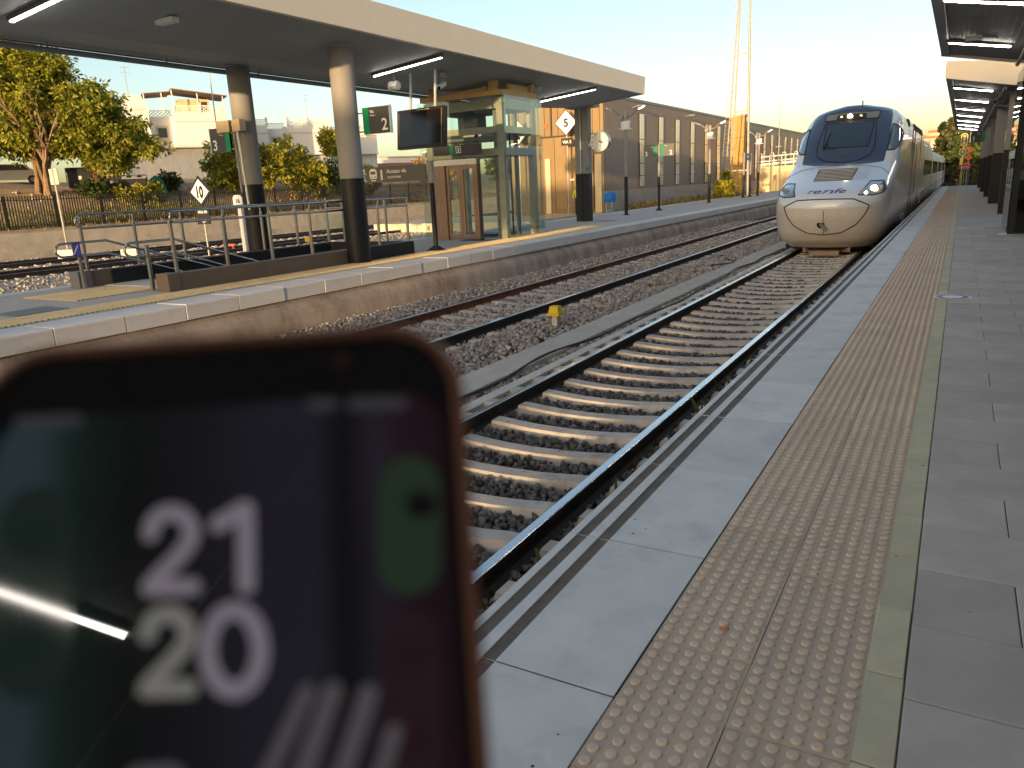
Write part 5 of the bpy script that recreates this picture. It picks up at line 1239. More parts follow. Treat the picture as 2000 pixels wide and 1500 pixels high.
rel(MB().box(1.10, 3.2, 20.17, 20.185, .05, 3.5), 'pane', 'glass_dark', bo, O); rel(MB().box(.955, .97, 20.2, 22.7, .05, 3.5), 'pane', 'glass_dark', bo, O)
rel(MB().box(1.15, 3.2, 20.9, 22.5, .02, 1.1), 'stair_wall', 'dark_upstand', bo, O)
rel(MB().box(.80, .955, 19.9, 20.15, 0, .02), 'floor_plate', 'lamp_off', bo, O)
ps = via_sign(.26, .92, 50, 2.68, 3.24, '1', 'dark platform 1 sign with green band beneath the second canopy', False, 1.0)
# end of the platform
ef = empty('end_fence', (0, 69.4, 0), label='black bar fence closing the end of this platform', cat='fence')
for k in range(16): MB().box(-1.25 + .15 * k - .02, -1.25 + .15 * k + .02, -.02, .02, 0, 1.18).build('bar', 'black_paint', ef)
for x in (-.72, .62): MB().box(x - .05, x + .05, -.05, .05, 0, 1.45).build('post', 'black_paint', ef)
for z in (.10, 1.1): MB().box(-1.27, 1.02, -.015, .015, z, z + .04).build('rail', 'black_paint', ef)
MB().lathe([(.06, 0), (.06, .03)], c=(-.35, -.05, .45), n=10, ax='y').build('lock', 'yellow_plastic', ef)
rd = empty('warning_sign', (.13, 69.3, 1.22), label='red no-entry board on the platform end fence', cat='sign')
MB().box(-.40, .42, -.04, 0, 0, .30).build('board', 'sign_red', rd)
MB().box(-.22, -.14, -.045, -.041, .06, .2).build('symbol', 'sign_white', rd); lettering('No pasar', .11, rd, (-.08, -.042, .16), 'sign_white'); MB().box(-.08, .34, -.045, -.041, .07, .10).build('symbol', 'sign_white', rd)
sgn = empty('railway_signal', (-.05, 76, -.8), label='railway signal with two rounded heads outlined in pale yellow beyond fence', cat='signal')
MB().tube([(0, .1, 0), (0, .1, 4.7)], .07, 8).build('post', 'signal_yellow', sgn)
def ring(name, poly, par, w=.06):
    m = MB(); n = len(poly)
    for i in range(n): m.bar((poly[i][0], -.1, poly[i][1]), (poly[(i + 1) % n][0], -.1, poly[(i + 1) % n][1]), .04, w)
    return m.build(name, 'signal_yellow', par)
cap = [(.22 * math.cos(a), 4.62 + .22 * math.sin(a)) for a in np.linspace(0, math.pi, 9)] + [(.22 * math.cos(a), 4.08 + .22 * math.sin(a)) for a in np.linspace(math.pi, 2 * math.pi, 9)]
MB().prism(cap, 'y', -.06, .0).build('head', 'bin_dark', sgn); ring('rim', cap, sgn)
for z in (4.62, 4.35, 4.08): MB().lathe([(.10, 0), (.12, -.06)], c=(0, -.07, z), n=12, ax='y').build('lamp', 'rock_pale', sgn)
cap = [(.24 * math.cos(a) - .05, 3.38 + .24 * math.sin(a)) for a in np.linspace(0, 2 * math.pi, 17)[:-1]]
MB().prism(cap, 'y', -.06, .0).build('head', 'bin_dark', sgn); ring('rim', cap, sgn); MB().lathe([(.11, 0), (.13, -.06)], c=(-.05, -.07, 3.38), n=12, ax='y').build('lamp', 'rock_pale', sgn)
MB().box(-.18, .02, -.12, .0, 2.3, 2.9).build('equipment_box', 'signal_yellow', sgn); MB().tube([(.2, .1, 0), (.2, .1, 4.6)], .02, 6).build('ladder', 'galv', sgn)
for (x, z, lb) in ((.44, 2.70, 'upper orange diamond sign beside the railway signal'), (.36, 2.10, 'middle orange diamond sign beside the railway signal'), (.33, 1.55, 'lowest orange diamond sign just above the red board')):
    d = empty('diamond_sign', (x, 74, -.8), label=lb, cat='sign'); zz = z + .8
    MB().prism([(0, zz - .24), (.24, zz), (0, zz + .24), (-.24, zz)], 'y', -.02, .0).build('plate', 'sign_orange', d); MB().tube([(0, .03, 0), (0, .03, zz)], .025, 6).build('post', 'galv', d); MB().box(-.06, .06, -.024, -.0205, zz - .06, zz + .06).build('symbol', 'sign_red', d)
# trees and houses beyond the platform end
def bgtree(px, py, dist, blobs, n, leaf, label):
    p = raypt(px, py, dist)
    return tree('leafy_tree', (p.x, p.y, -.9), [(0, .1, 0, 0), (.2, 0, .1, 0)], 1.6, .16, 1, blobs, n, (.4, .8), 22, .5, leaf, label, 'trees beyond the platform end', shell=.4)
bgtree(1862, 330, 104, [(0, 0, 3.5, 1.9, 2, 2.4), (.7, 0, 5.0, 1.3, 1.5, 1.2)], 150, 'leaf_olive', 'sunlit round tree beyond the platform end behind the train')
bgtree(1893, 330, 100, [(0, 0, 3.2, 2.2, 2, 2.6), (-.6, 0, 5.0, 1.4, 1.5, 1.2)], 190, 'leaf_dark', 'dark bushy tree behind the railway signal')
bgtree(1922, 330, 108, [(0, 0, 3.0, 2.4, 2, 2.6)], 150, 'leaf_dark', 'dark bushy tree behind the second canopy columns')
bgtree(1838, 330, 112, [(0, 0, 2.6, 1.6, 2, 2.0)], 100, 'leaf_dark', 'low dark tree beside the cypresses')
for (px, ht, dist, lb) in ((1835, 8.0, 118, 'dark cypress with a shorter one behind it'), (1842, 6.6, 122, 'short dark cypress between two taller ones'), (1850.5, 8.6, 120, 'sunlit cypress standing slightly taller')):
    p = raypt(px, 320, dist); t = empty('cypress_tree', (p.x, p.y, -.9), label=lb, cat='tree', group='cypresses beyond the train')
    MB().tube([(0, 0, 0), (0, 0, ht * .9)], [.15, .04], 6).build('trunk', 'bark', t)
    n = 160; zz = rng.uniform(.4, ht - .3, n); rr = np.interp(zz / ht, [0, .15, .5, .8, 1], [.35, .75, .7, .4, .08]); a = rng.uniform(0, 6.28, n)
    cl = np.stack([rr * np.cos(a) * rng.uniform(.4, 1, n), rr * np.sin(a) * rng.uniform(.4, 1, n), zz, np.full(n, .28)], -1)
    V, Fq = leaf_cloud(cl, 20, .34, -.5, .3); np_mesh('crown', V, Fq, 'cypress' if px != 1850.5 else 'leaf_olive', t)  # the sunlit cypress has its light put into olive leaves
def bgb(px, dist, w, h, dpt, mat, label, rz=0, roof=True):
    p = raypt(px, 320, dist); b = empty('apartment_block', (p.x, p.y, -.9), rz, label=label, cat='building')
    MB().box(-w / 2, w / 2, 0, dpt, 0, h).build('wall', mat, b); MB().box(-w / 2 - .3, w / 2 + .3, -.3, dpt + .3, h, h + .35).build('roof', 'roof_tile', b)
    k = int(w / 2.2)
    for i in range(k):
        for z in np.arange(1.2, h - 1.6, 2.9):
            x = -w / 2 + (i + .5) * w / k
            f = MB().box(x - .55, x + .55, -.06, -.004, z, z + 1.5).build('window', 'house_trim', b); MB().box(x - .45, x + .45, -.08, -.062, z + .1, z + 1.4).build('pane', 'bg_glass', b if False else f)
    return b
bgb(1832, 150, 6, 7.0, 8, 'bg_wall', 'small cream building left of the cypresses')
bgb(1880, 160, 11, 8.3, 8, 'bg_wall', 'cream apartment block with tiled roof above the dark trees', R(-8))
bgb(1925, 165, 9, 9.6, 8, 'render_yellow', 'taller yellow apartment block at the canopy end', R(-8))
# floor emblem
dc = empty('floor_decal', (.03, 10.36, .001), label='round blue and white sticker on the paving by the yellow line', cat='sticker')
MB().lathe([(.20, 0), (.20, .001)], n=24).build('disc', 'sign_white', dc); MB().lathe([(.17, .0012), (.17, .0022)], n=24).build('ring', 'sign_blue', dc); MB().lathe([(.11, .0024), (.11, .0034)], n=24).build('disc', 'sign_white', dc)
# cigarette end on the tactile strip
cg = empty('cigarette_end', (-.575, 2.335, .004), R(8), label='orange cigarette end on the tactile paving', cat='litter')
MB().lathe([(.0045, 0), (.0048, .004), (.0044, .026)], c=(-.012, 0, .004), n=10, ax='x').build('filter', 'ember', cg, True); MB().lathe([(.004, 0), (.003, .004)], c=(.0145, 0, .004), n=8, ax='x').build('tip', 'sign_black', cg)

# unseen station building beside and behind the viewer, added for its shade
sb = empty('station_building', (5.2, 0, 0), label='added unseen station building along the back of this platform', cat='building')
MB().box(0, 8, -60, 64, 0, 4.4).build('wall', 'station_wall', sb)
for k in range(14):
    f = MB().box(-.04, -.003, -56 + 8 * k, -52 + 8 * k, .6, 3.0).build('window', 'black_paint', sb); MB().box(-.06, -.042, -55.9 + 8 * k, -52.1 + 8 * k, .7, 2.9).build('pane', 'bg_glass', f)
# added unseen buildings behind the viewer, shaped to shade the platforms
cb = empty('sun_blocker', (0, -62, 0), label='added unseen slotted wall behind the viewer, shaping the sunlight', cat='building')
def cw(poly): MB().prism(poly, 'y', -.5, 0).build('wall', 'station_wall', cb)
cw([(7.9, -.9), (26, -.9), (26, 10.6), (7.9, 10.6)])                                    # station side
cw([(1.5, 3.42), (4.35, 3.42), (7.897, 5.33), (7.897, 10.6), (1.5, 10.6)])               # above the slanted slot for sun on the sleepers
cw([(1.5, -.9), (7.897, -.9), (7.897, 4.97), (4.35, 3.06), (1.5, 3.06)])                 # below the slanted slot
cw([(-.5, -.9), (1.497, -.9), (1.497, 8.0), (-.5, 8.0)])
cw([(-2.0, 5.7), (-.503, 5.7), (-.503, 8.0), (-2.0, 8.0)]); cw([(-2.0, -.9), (-.503, -.9), (-.503, 3.6), (-2.0, 3.6)])  # gap between these panels lets a sun patch onto the far wall
cw([(-13, -.9), (-2.003, -.9), (-2.003, 8.0), (-13, 8.0)])
MB().box(1.3, 26.3, -.8, .3, 10.6, 10.85).build('roof', 'shed_roof', cb); MB().box(-13.3, 1.297, -.8, .3, 8.0, 8.2).build('roof', 'shed_roof', cb)
ab = empty('apartment_block', (-62, -66, 2.5), label='added unseen block far behind the viewer, shading the white houses', cat='building')  # added block, unseen, that shades the lower walls of the houses
MB().box(-9, 9, -8, 0, -3, 12.8).build('wall', 'station_wall', ab); MB().box(-9.3, 9.3, -8.3, .3, 12.8, 13.1).build('roof', 'shed_roof', ab)

# ================================================================== TRAIN
CX = TN
ZK = [-.52, -.35, -.1, .3, .6, .8, 1.0, 1.2, 1.36, 1.7, 2.1, 2.45, 2.95, 3.2, 3.35, 3.44, 3.48]
WK = [1.10, 1.30, 1.42, 1.47, 1.48, 1.48, 1.48, 1.48, 1.48, 1.48, 1.47, 1.45, 1.37, 1.26, 1.05, .70, .30]
YC = [22.85, 22.5, 22.3, 22.12, 22.08, 22.12, 22.4, 23.1, 23.8, 25.05, 25.55, 25.98, 26.65, 27.0, 27.2, 27.35, 27.5]
YS = [24.0, 23.9, 23.9, 23.9, 23.95, 24.1, 24.4, 24.9, 25.4, 26.3, 26.7, 27.1, 27.8, 28.2, 28.4, 28.5, 28.6]
def _smooth(K):
    zz = np.linspace(ZK[0], ZK[-1], 400); v = np.interp(zz, ZK, K); k = np.ones(17) / 17
    vp = np.concatenate([np.full(8, v[0]), v, np.full(8, v[-1])]); return zz, np.convolve(vp, k, 'valid')
SM = {n: _smooth(K) for n, K in (('W', WK), ('C', YC), ('S', YS))}
def surf(th, z, off=0.0):
    W = float(np.interp(z, *SM['W'])) + off; yc = float(np.interp(z, *SM['C'])) - off; ys = float(np.interp(z, *SM['S'])); n = 2.6
    t = R(max(-90, min(90, th))); s = math.sin(t); c = max(0, math.cos(t))
    x = W * math.copysign(abs(s) ** (2 / n), s); y = ys - (ys - yc) * c ** (2 / n)
    if abs(th) > 90: y += (abs(th) - 90) * .05
    return (CX + x, y, z + (off if z > 3.2 else 0))
LOCO_END = 42.5
trn_ = empty('high_speed_train', (CX, 30, -.65), label='white high-speed train with dark windscreen arriving at this platform', cat='train'); TO = (CX, 30, -.65)
ths = [-90 + 180 * i / 120 for i in range(121)]
zz = list(np.linspace(-.52, 3.2, 150)) + list(np.linspace(3.22, 3.48, 14))
V = []; Fm = []; fm = []
ylist_end = LOCO_END
for z in zz:
    row = [surf(t, z) for t in ths]
    a, b = row[0], row[-1]
    row = [(a[0], ylist_end, z), (a[0], 31.0, z)] + row + [(b[0], 31.0, z), (b[0], ylist_end, z)]
    V += row
nc = len(ths) + 4
cream_t = lambda z: np.interp(z, [.6, .72, 1.01, 1.46, 2.05, 2.74, 3.0], [36, 56, 76, 81, 90, 112, 140])
for i in range(len(zz) - 1):
    for j in range(nc - 1):
        Fm.append((i * nc + j, i * nc + j + 1, (i + 1) * nc + j + 1, (i + 1) * nc + j))
        zc = (zz[i] + zz[i + 1]) / 2; t = ths[min(max(j - 2, 0), 120)]
        edge = j >= nc - 3; ledge = j < 2
        low = zc < .56 + .05 * min(1, (t / 45) ** 2)
        cr = low or (t > cream_t(zc)) or (t < -cream_t(zc)) or edge or ledge
        fm.append(1 if cr else 0)
top0 = (len(zz) - 1) * nc
Fm.append(tuple(range(top0, top0 + nc))); fm.append(1)
Fm.append(tuple(range(nc - 1, -1, -1))); fm.append(1)
me = bpy.data.meshes.new('body'); me.from_pydata([(a - TO[0], b - TO[1], c - TO[2]) for a, b, c in V], [], Fm)
me.materials.append(MATS['train_white']); me.materials.append(MATS['train_cream'])
me.polygons.foreach_set('material_index', fm); me.polygons.foreach_set('use_smooth', [True] * len(Fm)); me.update()
body = inst('body', me, trn_)
def clip_poly(sub, poly):
    out = sub
    n = len(poly); area = sum(poly[i][0] * poly[(i + 1) % n][1] - poly[(i + 1) % n][0] * poly[i][1] for i in range(n))
    P = poly if area > 0 else poly[::-1]
    for i in range(n):
        a, b = P[i], P[(i + 1) % n]; ins = lambda p: (b[0] - a[0]) * (p[1] - a[1]) - (b[1] - a[1]) * (p[0] - a[0]) >= -1e-9
        new = []
        for k in range(len(out)):
            p, q = out[k], out[(k + 1) % len(out)]
            ip, iq = ins(p), ins(q)
            if ip: new.append(p)
            if ip != iq:
                d1 = (b[0] - a[0]) * (p[1] - a[1]) - (b[1] - a[1]) * (p[0] - a[0]); d2 = (b[0] - a[0]) * (q[1] - a[1]) - (b[1] - a[1]) * (q[0] - a[0])
                t = d1 / (d1 - d2); new.append((p[0] + t * (q[0] - p[0]), p[1] + t * (q[1] - p[1])))
        out = new
        if len(out) < 3: return []
    return out
def patch(name, poly, off, mat, parent=None, dt=3.0, dz=.06, smooth=True):
    t0 = min(p[0] for p in poly); t1 = max(p[0] for p in poly); z0 = min(p[1] for p in poly); z1 = max(p[1] for p in poly)
    idx = {}; Vv = []; Ff = []
    def vid(p):
        k = (round(p[0], 4), round(p[1], 5))
        if k not in idx:
            idx[k] = len(Vv); q = surf(p[0], p[1], off); Vv.append((q[0] - TO[0], q[1] - TO[1], q[2] - TO[2]))
        return idx[k]
    i0 = math.floor(t0 / dt); j0 = math.floor(z0 / dz)
    for i in range(i0, math.ceil(t1 / dt) + 1):
        for j in range(j0, math.ceil(z1 / dz) + 1):
            c = clip_poly([(i * dt, j * dz), ((i + 1) * dt, j * dz), ((i + 1) * dt, (j + 1) * dz), (i * dt, (j + 1) * dz)], poly)
            if len(c) >= 3:
                f = [vid(p) for p in c]; g = []
                for q in f:
                    if not g or g[-1] != q: g.append(q)
                if len(g) > 2 and g[0] != g[-1] or len(g) > 3: Ff.append(tuple(dict.fromkeys(g)))
    Ff = [f for f in Ff if len(f) > 2]
    me = bpy.data.meshes.new(name); me.from_pydata(Vv, [], Ff); me.materials.append(MATS[mat])
    if smooth: me.polygons.foreach_set('use_smooth', [True] * len(Ff))
    return inst(name, me, parent or trn_)
def seam(name, pts, off, r, mat='train_line', parent=None, closed=False):
    P = []
    pp = pts + ([pts[0]] if closed else [])
    for (a, b) in zip(pp[:-1], pp[1:]):
        for k in range(8): P.append((a[0] + (b[0] - a[0]) * k / 8, a[1] + (b[1] - a[1]) * k / 8))
    P.append(pp[-1])
    q = [surf(t, z, off) for t, z in P]; m = MB().tube(q, r, 5); m.v = [(a - TO[0], b - TO[1], c - TO[2]) for a, b, c in m.v]
    return m.build(name, mat, parent or trn_, True)
mk_p = patch('windscreen_surround', [(-45, 1.735), (-22, 1.675), (0, 1.655), (22, 1.675), (43, 1.725), (51, 2.95), (-53, 2.95)], .006, 'train_mask')
patch('windscreen_surround', [(-53, 2.95), (51, 2.95), (57, 3.20), (-58, 3.20)], .006, 'train_mask', mk_p)
patch('windscreen_surround', [(-58, 3.20), (57, 3.20), (70, 3.36), (-70, 3.36)], .006, 'train_mask', mk_p, dz=.03)
patch('windscreen_surround', [(-70, 3.36), (70, 3.36), (50, 3.43), (0, 3.45), (-50, 3.43)], .006, 'train_mask', mk_p, dz=.02)
frame = [(-23, 1.93), (-12, 1.79), (0, 1.745), (12, 1.79), (23, 1.93), (27, 2.15), (25.5, 2.97), (-25.5, 2.97), (-27, 2.15)]
seam('windscreen_frame', frame, .010, .018, 'train_line', mk_p, True)
patch('windscreen_panel', frame, .009, 'train_line' if False else 'train_mask', mk_p)
ws = patch('windscreen', [(-18.5, 2.18), (18.5, 2.18), (23, 2.92), (-23, 2.92)], .013, 'train_glass', mk_p)
seam('windscreen_gasket', [(-18.5, 2.18), (18.5, 2.18), (23, 2.92), (-23, 2.92)], .013, .02, 'train_line', mk_p, True)
patch('destination_window', [(-28, 3.02), (28, 3.02), (33, 3.23), (-33, 3.23)], .012, 'train_topglass', mk_p)
seam('window_gasket', [(-28, 3.02), (28, 3.02), (33, 3.23), (-33, 3.23)], .012, .018, 'train_line', mk_p, True)
patch('lamp_panel', [(-13, 3.04), (13, 3.04), (13, 3.20), (-13, 3.20)], .018, 'train_line', mk_p)
def lamp_disc(t, z, r, off, mat, name='lamp'):
    c = Vector(surf(t, z, off)); m = MB().lathe([(r, 0), (r * .8, -.02)], c=tuple(c - Vector(TO)), n=16, ax='y'); return m.build(name, mat, trn_, True)
lamp_disc(-.8, 3.12, .075, .03, 'train_lamp', 'top_headlight'); lamp_disc(-8, 3.12, .05, .03, 'train_lens', 'top_lamp'); lamp_disc(7, 3.12, .05, .03, 'train_lens', 'top_lamp')
# wiper
w = MB(); a = surf(-16, 2.20, .05); b = surf(-14, 2.68, .05); c = surf(-5, 2.18, .05)
w.tube([a, b], .012, 6); w.tube([a, c], .012, 6); w.tube([surf(-17, 2.15, .04), surf(-15, 2.35, .06), surf(-12, 2.2, .05)], .02, 6)
w.v = [(p[0] - TO[0], p[1] - TO[1], p[2] - TO[2]) for p in w.v]; w.build('wiper', 'rubber', mk_p)
em = MB(); e0 = surf(0, 1.92, .014); em.box(e0[0] - .10, e0[0] - .02, e0[1] - .012, e0[1], e0[2] - .05, e0[2] + .06); em.box(e0[0] + .02, e0[0] + .10, e0[1] - .012, e0[1], e0[2] - .05, e0[2] + .06); em.v = [(p[0] - TO[0], p[1] - TO[1], p[2] - TO[2]) for p in em.v]; em.build('emblem', 'train_line', mk_p)
for s in (-1, 1):
    pg = [(s * 45, 2.04), (s * 58, 2.05), (s * 72, 2.16), (s * 84, 2.36), (s * 89, 2.52), (s * 80, 2.64), (s * 66, 2.76), (s * 53, 2.82), (s * 48, 2.40)]
    sw = patch('side_window', pg, .010, 'train_glass_side'); seam('window_gasket', pg, .010, .022, 'train_line', sw, True)
gr = [(-13.5, 1.26), (11.5, 1.26), (10, 1.56), (-14.5, 1.56)]
gg = patch('grille', [(-13.5, 1.26), (13.5, 1.26), (14.5, 1.56), (-14.5, 1.56)], .006, 'train_line')
for k in range(8):
    z = 1.28 + k * .0375; seam('slat', [(-13.3, z), (13.3, z)], .016, .0115, 'train_grille', gg)
seam('grille_frame', [(-13.5, 1.26), (13.5, 1.26), (14.5, 1.56), (-14.5, 1.56)], .010, .012, 'train_line', gg, True)
for s in (-1, 1):
    pg = [(s * 26, .88), (s * 42, .86), (s * 60, .91), (s * 65, 1.0), (s * 54, 1.21), (s * 35, 1.21), (s * 31, 1.05)]
    hl = patch('headlight', pg, .008, 'train_lens'); seam('headlight_gasket', pg, .008, .016, 'train_line', hl, True)
    if s > 0:
        c = Vector(surf(43, 1.02, .02)); MB().lathe([(.085, 0), (.07, -.03)], c=tuple(c - Vector(TO)), n=16, ax='y').build('lamp', 'train_lamp', hl, True)
        c = Vector(surf(34, .93, .02)); MB().lathe([(.035, 0), (.03, -.02)], c=tuple(c - Vector(TO)), n=12, ax='y').build('lamp', 'train_lamp', hl, True)
    else:
        c = Vector(surf(-43, 1.02, .02)); MB().lathe([(.085, 0), (.07, -.03)], c=tuple(c - Vector(TO)), n=16, ax='y').build('lamp', 'train_lens', hl, True)
    c = Vector(surf(s * 53, 1.06, .02)); MB().lathe([(.06, 0), (.05, -.03)], c=tuple(c - Vector(TO)), n=16, ax='y').build('lamp', 'train_topglass', hl, True)
hatch = [(-41, .60), (-22, .785), (0, .80), (22, .785), (41, .60), (36, .38), (27, .12), (12, -.09), (0, -.14), (-12, -.09), (-27, .12), (-36, .38)]
hp = seam('coupler_hatch_seam', hatch, .004, .016, 'train_line', None, True)
seam('hatch_split', [(0, .50), (0, -.14)], .004, .008, 'train_line')
seam('bonnet_seam', [(-72, 1.33), (-42, 1.55), (-18, 1.635), (0, 1.65), (18, 1.635), (42, 1.55), (62, 1.36)], .002, .009, 'train_line')
hk = MB(); c = Vector(surf(-1, .14, .0)); hk.lathe([(.10, -.02), (.09, .02)], c=tuple(c - Vector(TO)), n=12, ax='y'); hk.build('coupler_opening', 'rubber', trn_)
hk = MB(); hk.tube([tuple(c - Vector(TO) + Vector((0, 0, 0))), tuple(c - Vector(TO) + Vector((.06, -.10, -.05))), tuple(c - Vector(TO) + Vector((.16, -.12, -.16)))], [.05, .045, .03], 8); hk.build('coupler_hook', 'grey_paint_mid', trn_, True)
# lettering on the nose
tmh = text_mesh('renfe', 1.0, 0.0, 'CENTER', .25, 1.0, .02)
xs = [v.co.x for v in tmh.vertices]; x0, x1 = min(xs), max(xs)
V = []
for v in tmh.vertices:
    t = -13.2 + 26.4 * (v.co.x - x0) / (x1 - x0); q = surf(t, .945 + v.co.y * .16, .006); V.append((q[0] - TO[0], q[1] - TO[1], q[2] - TO[2]))
me = bpy.data.meshes.new('lettering'); me.from_pydata(V, [], [tuple(p.vertices) for p in tmh.polygons]); me.materials.append(MATS['train_purple']); inst('lettering', me, trn_)
# stains are in the material; underframe, plough and skirts
def T(mb, name, mat, smooth=False, parent=None):
    mb.v = [(p[0] - TO[0], p[1] - TO[1], p[2] - TO[2]) for p in mb.v]; return mb.build(name, mat, parent or trn_, smooth)
def ucurve(z, off=0): return [surf(t, z, off) for t in np.linspace(-80, 80, 33)]
m = MB(); a = ucurve(-.52, -.03); b = ucurve(-.52, -.10)
n = len(a); m.add([(p[0], p[1], -.60) for p in b] + [(p[0], p[1], -.50) for p in a], [(i, i + 1, n + i + 1, n + i) for i in range(n - 1)]); T(m, 'lower_skirt', 'train_under')
pl = MB().box(CX - .62, CX + .62, 22.95, 23.1, -.66, -.50); T(pl, 'plough', 'train_plate')
pl = MB().box(CX - .38, CX + .38, 22.55, 22.9, -.72, -.60); T(pl, 'plough_step', 'train_plate')
for s in (-1, 1):
    for k in range(5): T(MB().box(CX + s * .3 - .24, CX + s * .3 + .24, 22.935, 22.949, -.64 + k * .028, -.628 + k * .028), 'slot', 'train_under')
T(MB().box(CX - 1.2, CX + 1.2, 23.6, LOCO_END, -.58, -.5), 'underframe', 'train_under')
SXR = CX + 1.48
# right side details
for y0, y1 in ((32.0, 32.03), (33.6, 33.63), (38.6, 38.64)): T(MB().box(SXR - .02, SXR + .004, y0, y1, .0, 2.85), 'side_seam', 'train_line')
for y0 in (31.6, 33.9): T(MB().tube([(SXR + .03, y0, .55), (SXR + .06, y0, .6), (SXR + .06, y0, 2.3), (SXR + .03, y0, 2.35)], .018, 6), 'grab_rail', 'grey_paint_mid')
for y0, y1 in ((30.5, 31.6), (34.5, 36.2), (37.0, 41.5)):
    f = T(MB().prism([(SXR - .115, 2.88), (SXR - .165, 3.12), (SXR - .13, 3.13), (SXR - .08, 2.89)], 'y', y0, y1), 'roof_vent', 'train_under')
T(MB().box(SXR - .3, SXR + .006, 26.6, 28.6, -.52, -.1), 'step_recess', 'train_under')
T(MB().box(SXR - .3, SXR + .008, 28.61, 30.6, -.55, -.02), 'equipment_locker', 'grey_paint')
T(MB().box(SXR - .3, SXR + .006, 30.61, LOCO_END - .2, -.52, -.12), 'bogie_opening', 'train_under')
def bogie(y, parent=None):
    for s in (-1, 1):
        T(MB().prism([(y - 1.8, -.35), (y - 1.2, -.15), (y + 1.2, -.15), (y + 1.8, -.35), (y + 1.2, -.45), (y - 1.2, -.45)], 'x', CX + s * 1.2 - .06, CX + s * 1.2 + .06), 'bogie_frame', 'train_under')
        for dy in (-1.3, 1.3): T(MB().lathe([(.46, -.07), (.46, .07)], c=(CX + s * .87, y + dy, -.19), n=20, ax='x'), 'wheel', 'train_under', True)
bogie(27.6); bogie(37.5)
T(MB().box(CX - .25, CX + .25, 30.5, 41, 3.48, 3.52), 'roof_rib', 'train_cream')
T(MB().tube([surf(20, 3.47, 0), (surf(20, 3.47, 0)[0], surf(20, 3.47, 0)[1], 3.60)], .02, 6), 'aerial', 'rubber')
# coaches
sec = [(-1.25, -.45), (-1.44, -.15), (-1.46, .6), (-1.46, 1.6), (-1.40, 2.2), (-1.18, 2.55), (-.7, 2.72), (0, 2.76), (.7, 2.72), (1.18, 2.55), (1.40, 2.2), (1.46, 1.6), (1.46, .6), (1.44, -.15), (1.25, -.45)]
secl = [(a, b + .0) for a, b in sec]
y = LOCO_END + .5
for k in range(9):
    L = 12.6
    cz = empty('train_coach', (CX, y, -.65), label=f'{ORD[k]} pale coach counted back from the locomotive', cat='coach', group='coaches of the high-speed train')
    up = .35 if k == 0 else 0.0
    MB().prism([(a, b + .65 + (up if b > 2 else 0)) for a, b in sec], 'y', 0, L).build('body', 'coach_body', cz, True)
    for j in range(6):
        f = MB().box(1.40, 1.468, .9 + 1.9 * j, 2.35 + 1.9 * j, 1.75, 2.5).build('window', 'train_window', cz)
    MB().box(1.44, 1.466, .1, L - .1, .95, 1.0).build('stripe', 'train_purple', cz)
    MB().box(-1.0, 1.0, L, L + .5, .3, 3.0).build('gangway', 'rubber', cz)
    MB().box(-1.2, 1.2, .3, L - .3, .02, .2).build('underframe', 'train_under', cz)
    for s in (-.87, .87): MB().lathe([(.42, -.06), (.42, .06)], c=(s, .25, .42), n=18, ax='x').build('wheel', 'train_under', cz, True)
    y += L + .5

# ================================================================== PHONE
def rounded(w, h, r, n=8):
    P = []
    for cx, cy, a0 in ((w / 2 - r, h / 2 - r, 0), (-w / 2 + r, h / 2 - r, 90), (-w / 2 + r, -h / 2 + r, 180), (w / 2 - r, -h / 2 + r, 270)):
        for k in range(n + 1): a = R(a0 + 90 * k / n); P.append((cx + r * math.cos(a), cy + r * math.sin(a)))
    return P
PW, PH = .0785, .162
ph = empty('smartphone', (0, 0, 0), label='smartphone in a brown case showing the time 21 20', cat='phone')
D = .128
top_c = Vector(((440 - 1000) / F_PX * D, -(655 - 750) / F_PX * D, -D))
rot = Matrix.Rotation(R(4.0), 3, 'Z') @ Matrix.Rotation(R(3.9), 3, 'Y') @ Matrix.Rotation(R(-14.5), 3, 'X')
ctr = top_c + rot @ Vector((0, -PH / 2, 0))
C3 = Matrix(CAMR)
wm = (C3 @ rot).to_4x4(); wm.translation = C3 @ ctr + Vector((0, 0, 1.5))
ph.matrix_world = wm
MB().prism(rounded(PW, PH, .0125), 'z', -.0110, .0).build('case', 'phone_case', ph, True)
lip = MB(); o1 = rounded(PW, PH, .0125); o2 = rounded(PW - .0040, PH - .0040, .0107); n = len(o1)
lip.add([(a, b, 0) for a, b in o1] + [(a, b, .0012) for a, b in rounded(PW - .001, PH - .001, .012)] + [(a, b, .0012) for a, b in rounded(PW - .003, PH - .003, .0112)] + [(a, b, .0004) for a, b in o2],
        [(k * n + i, k * n + (i + 1) % n, (k + 1) * n + (i + 1) % n, (k + 1) * n + i) for k in range(3) for i in range(n)])
lip.build('case_lip', 'phone_case', ph, True)
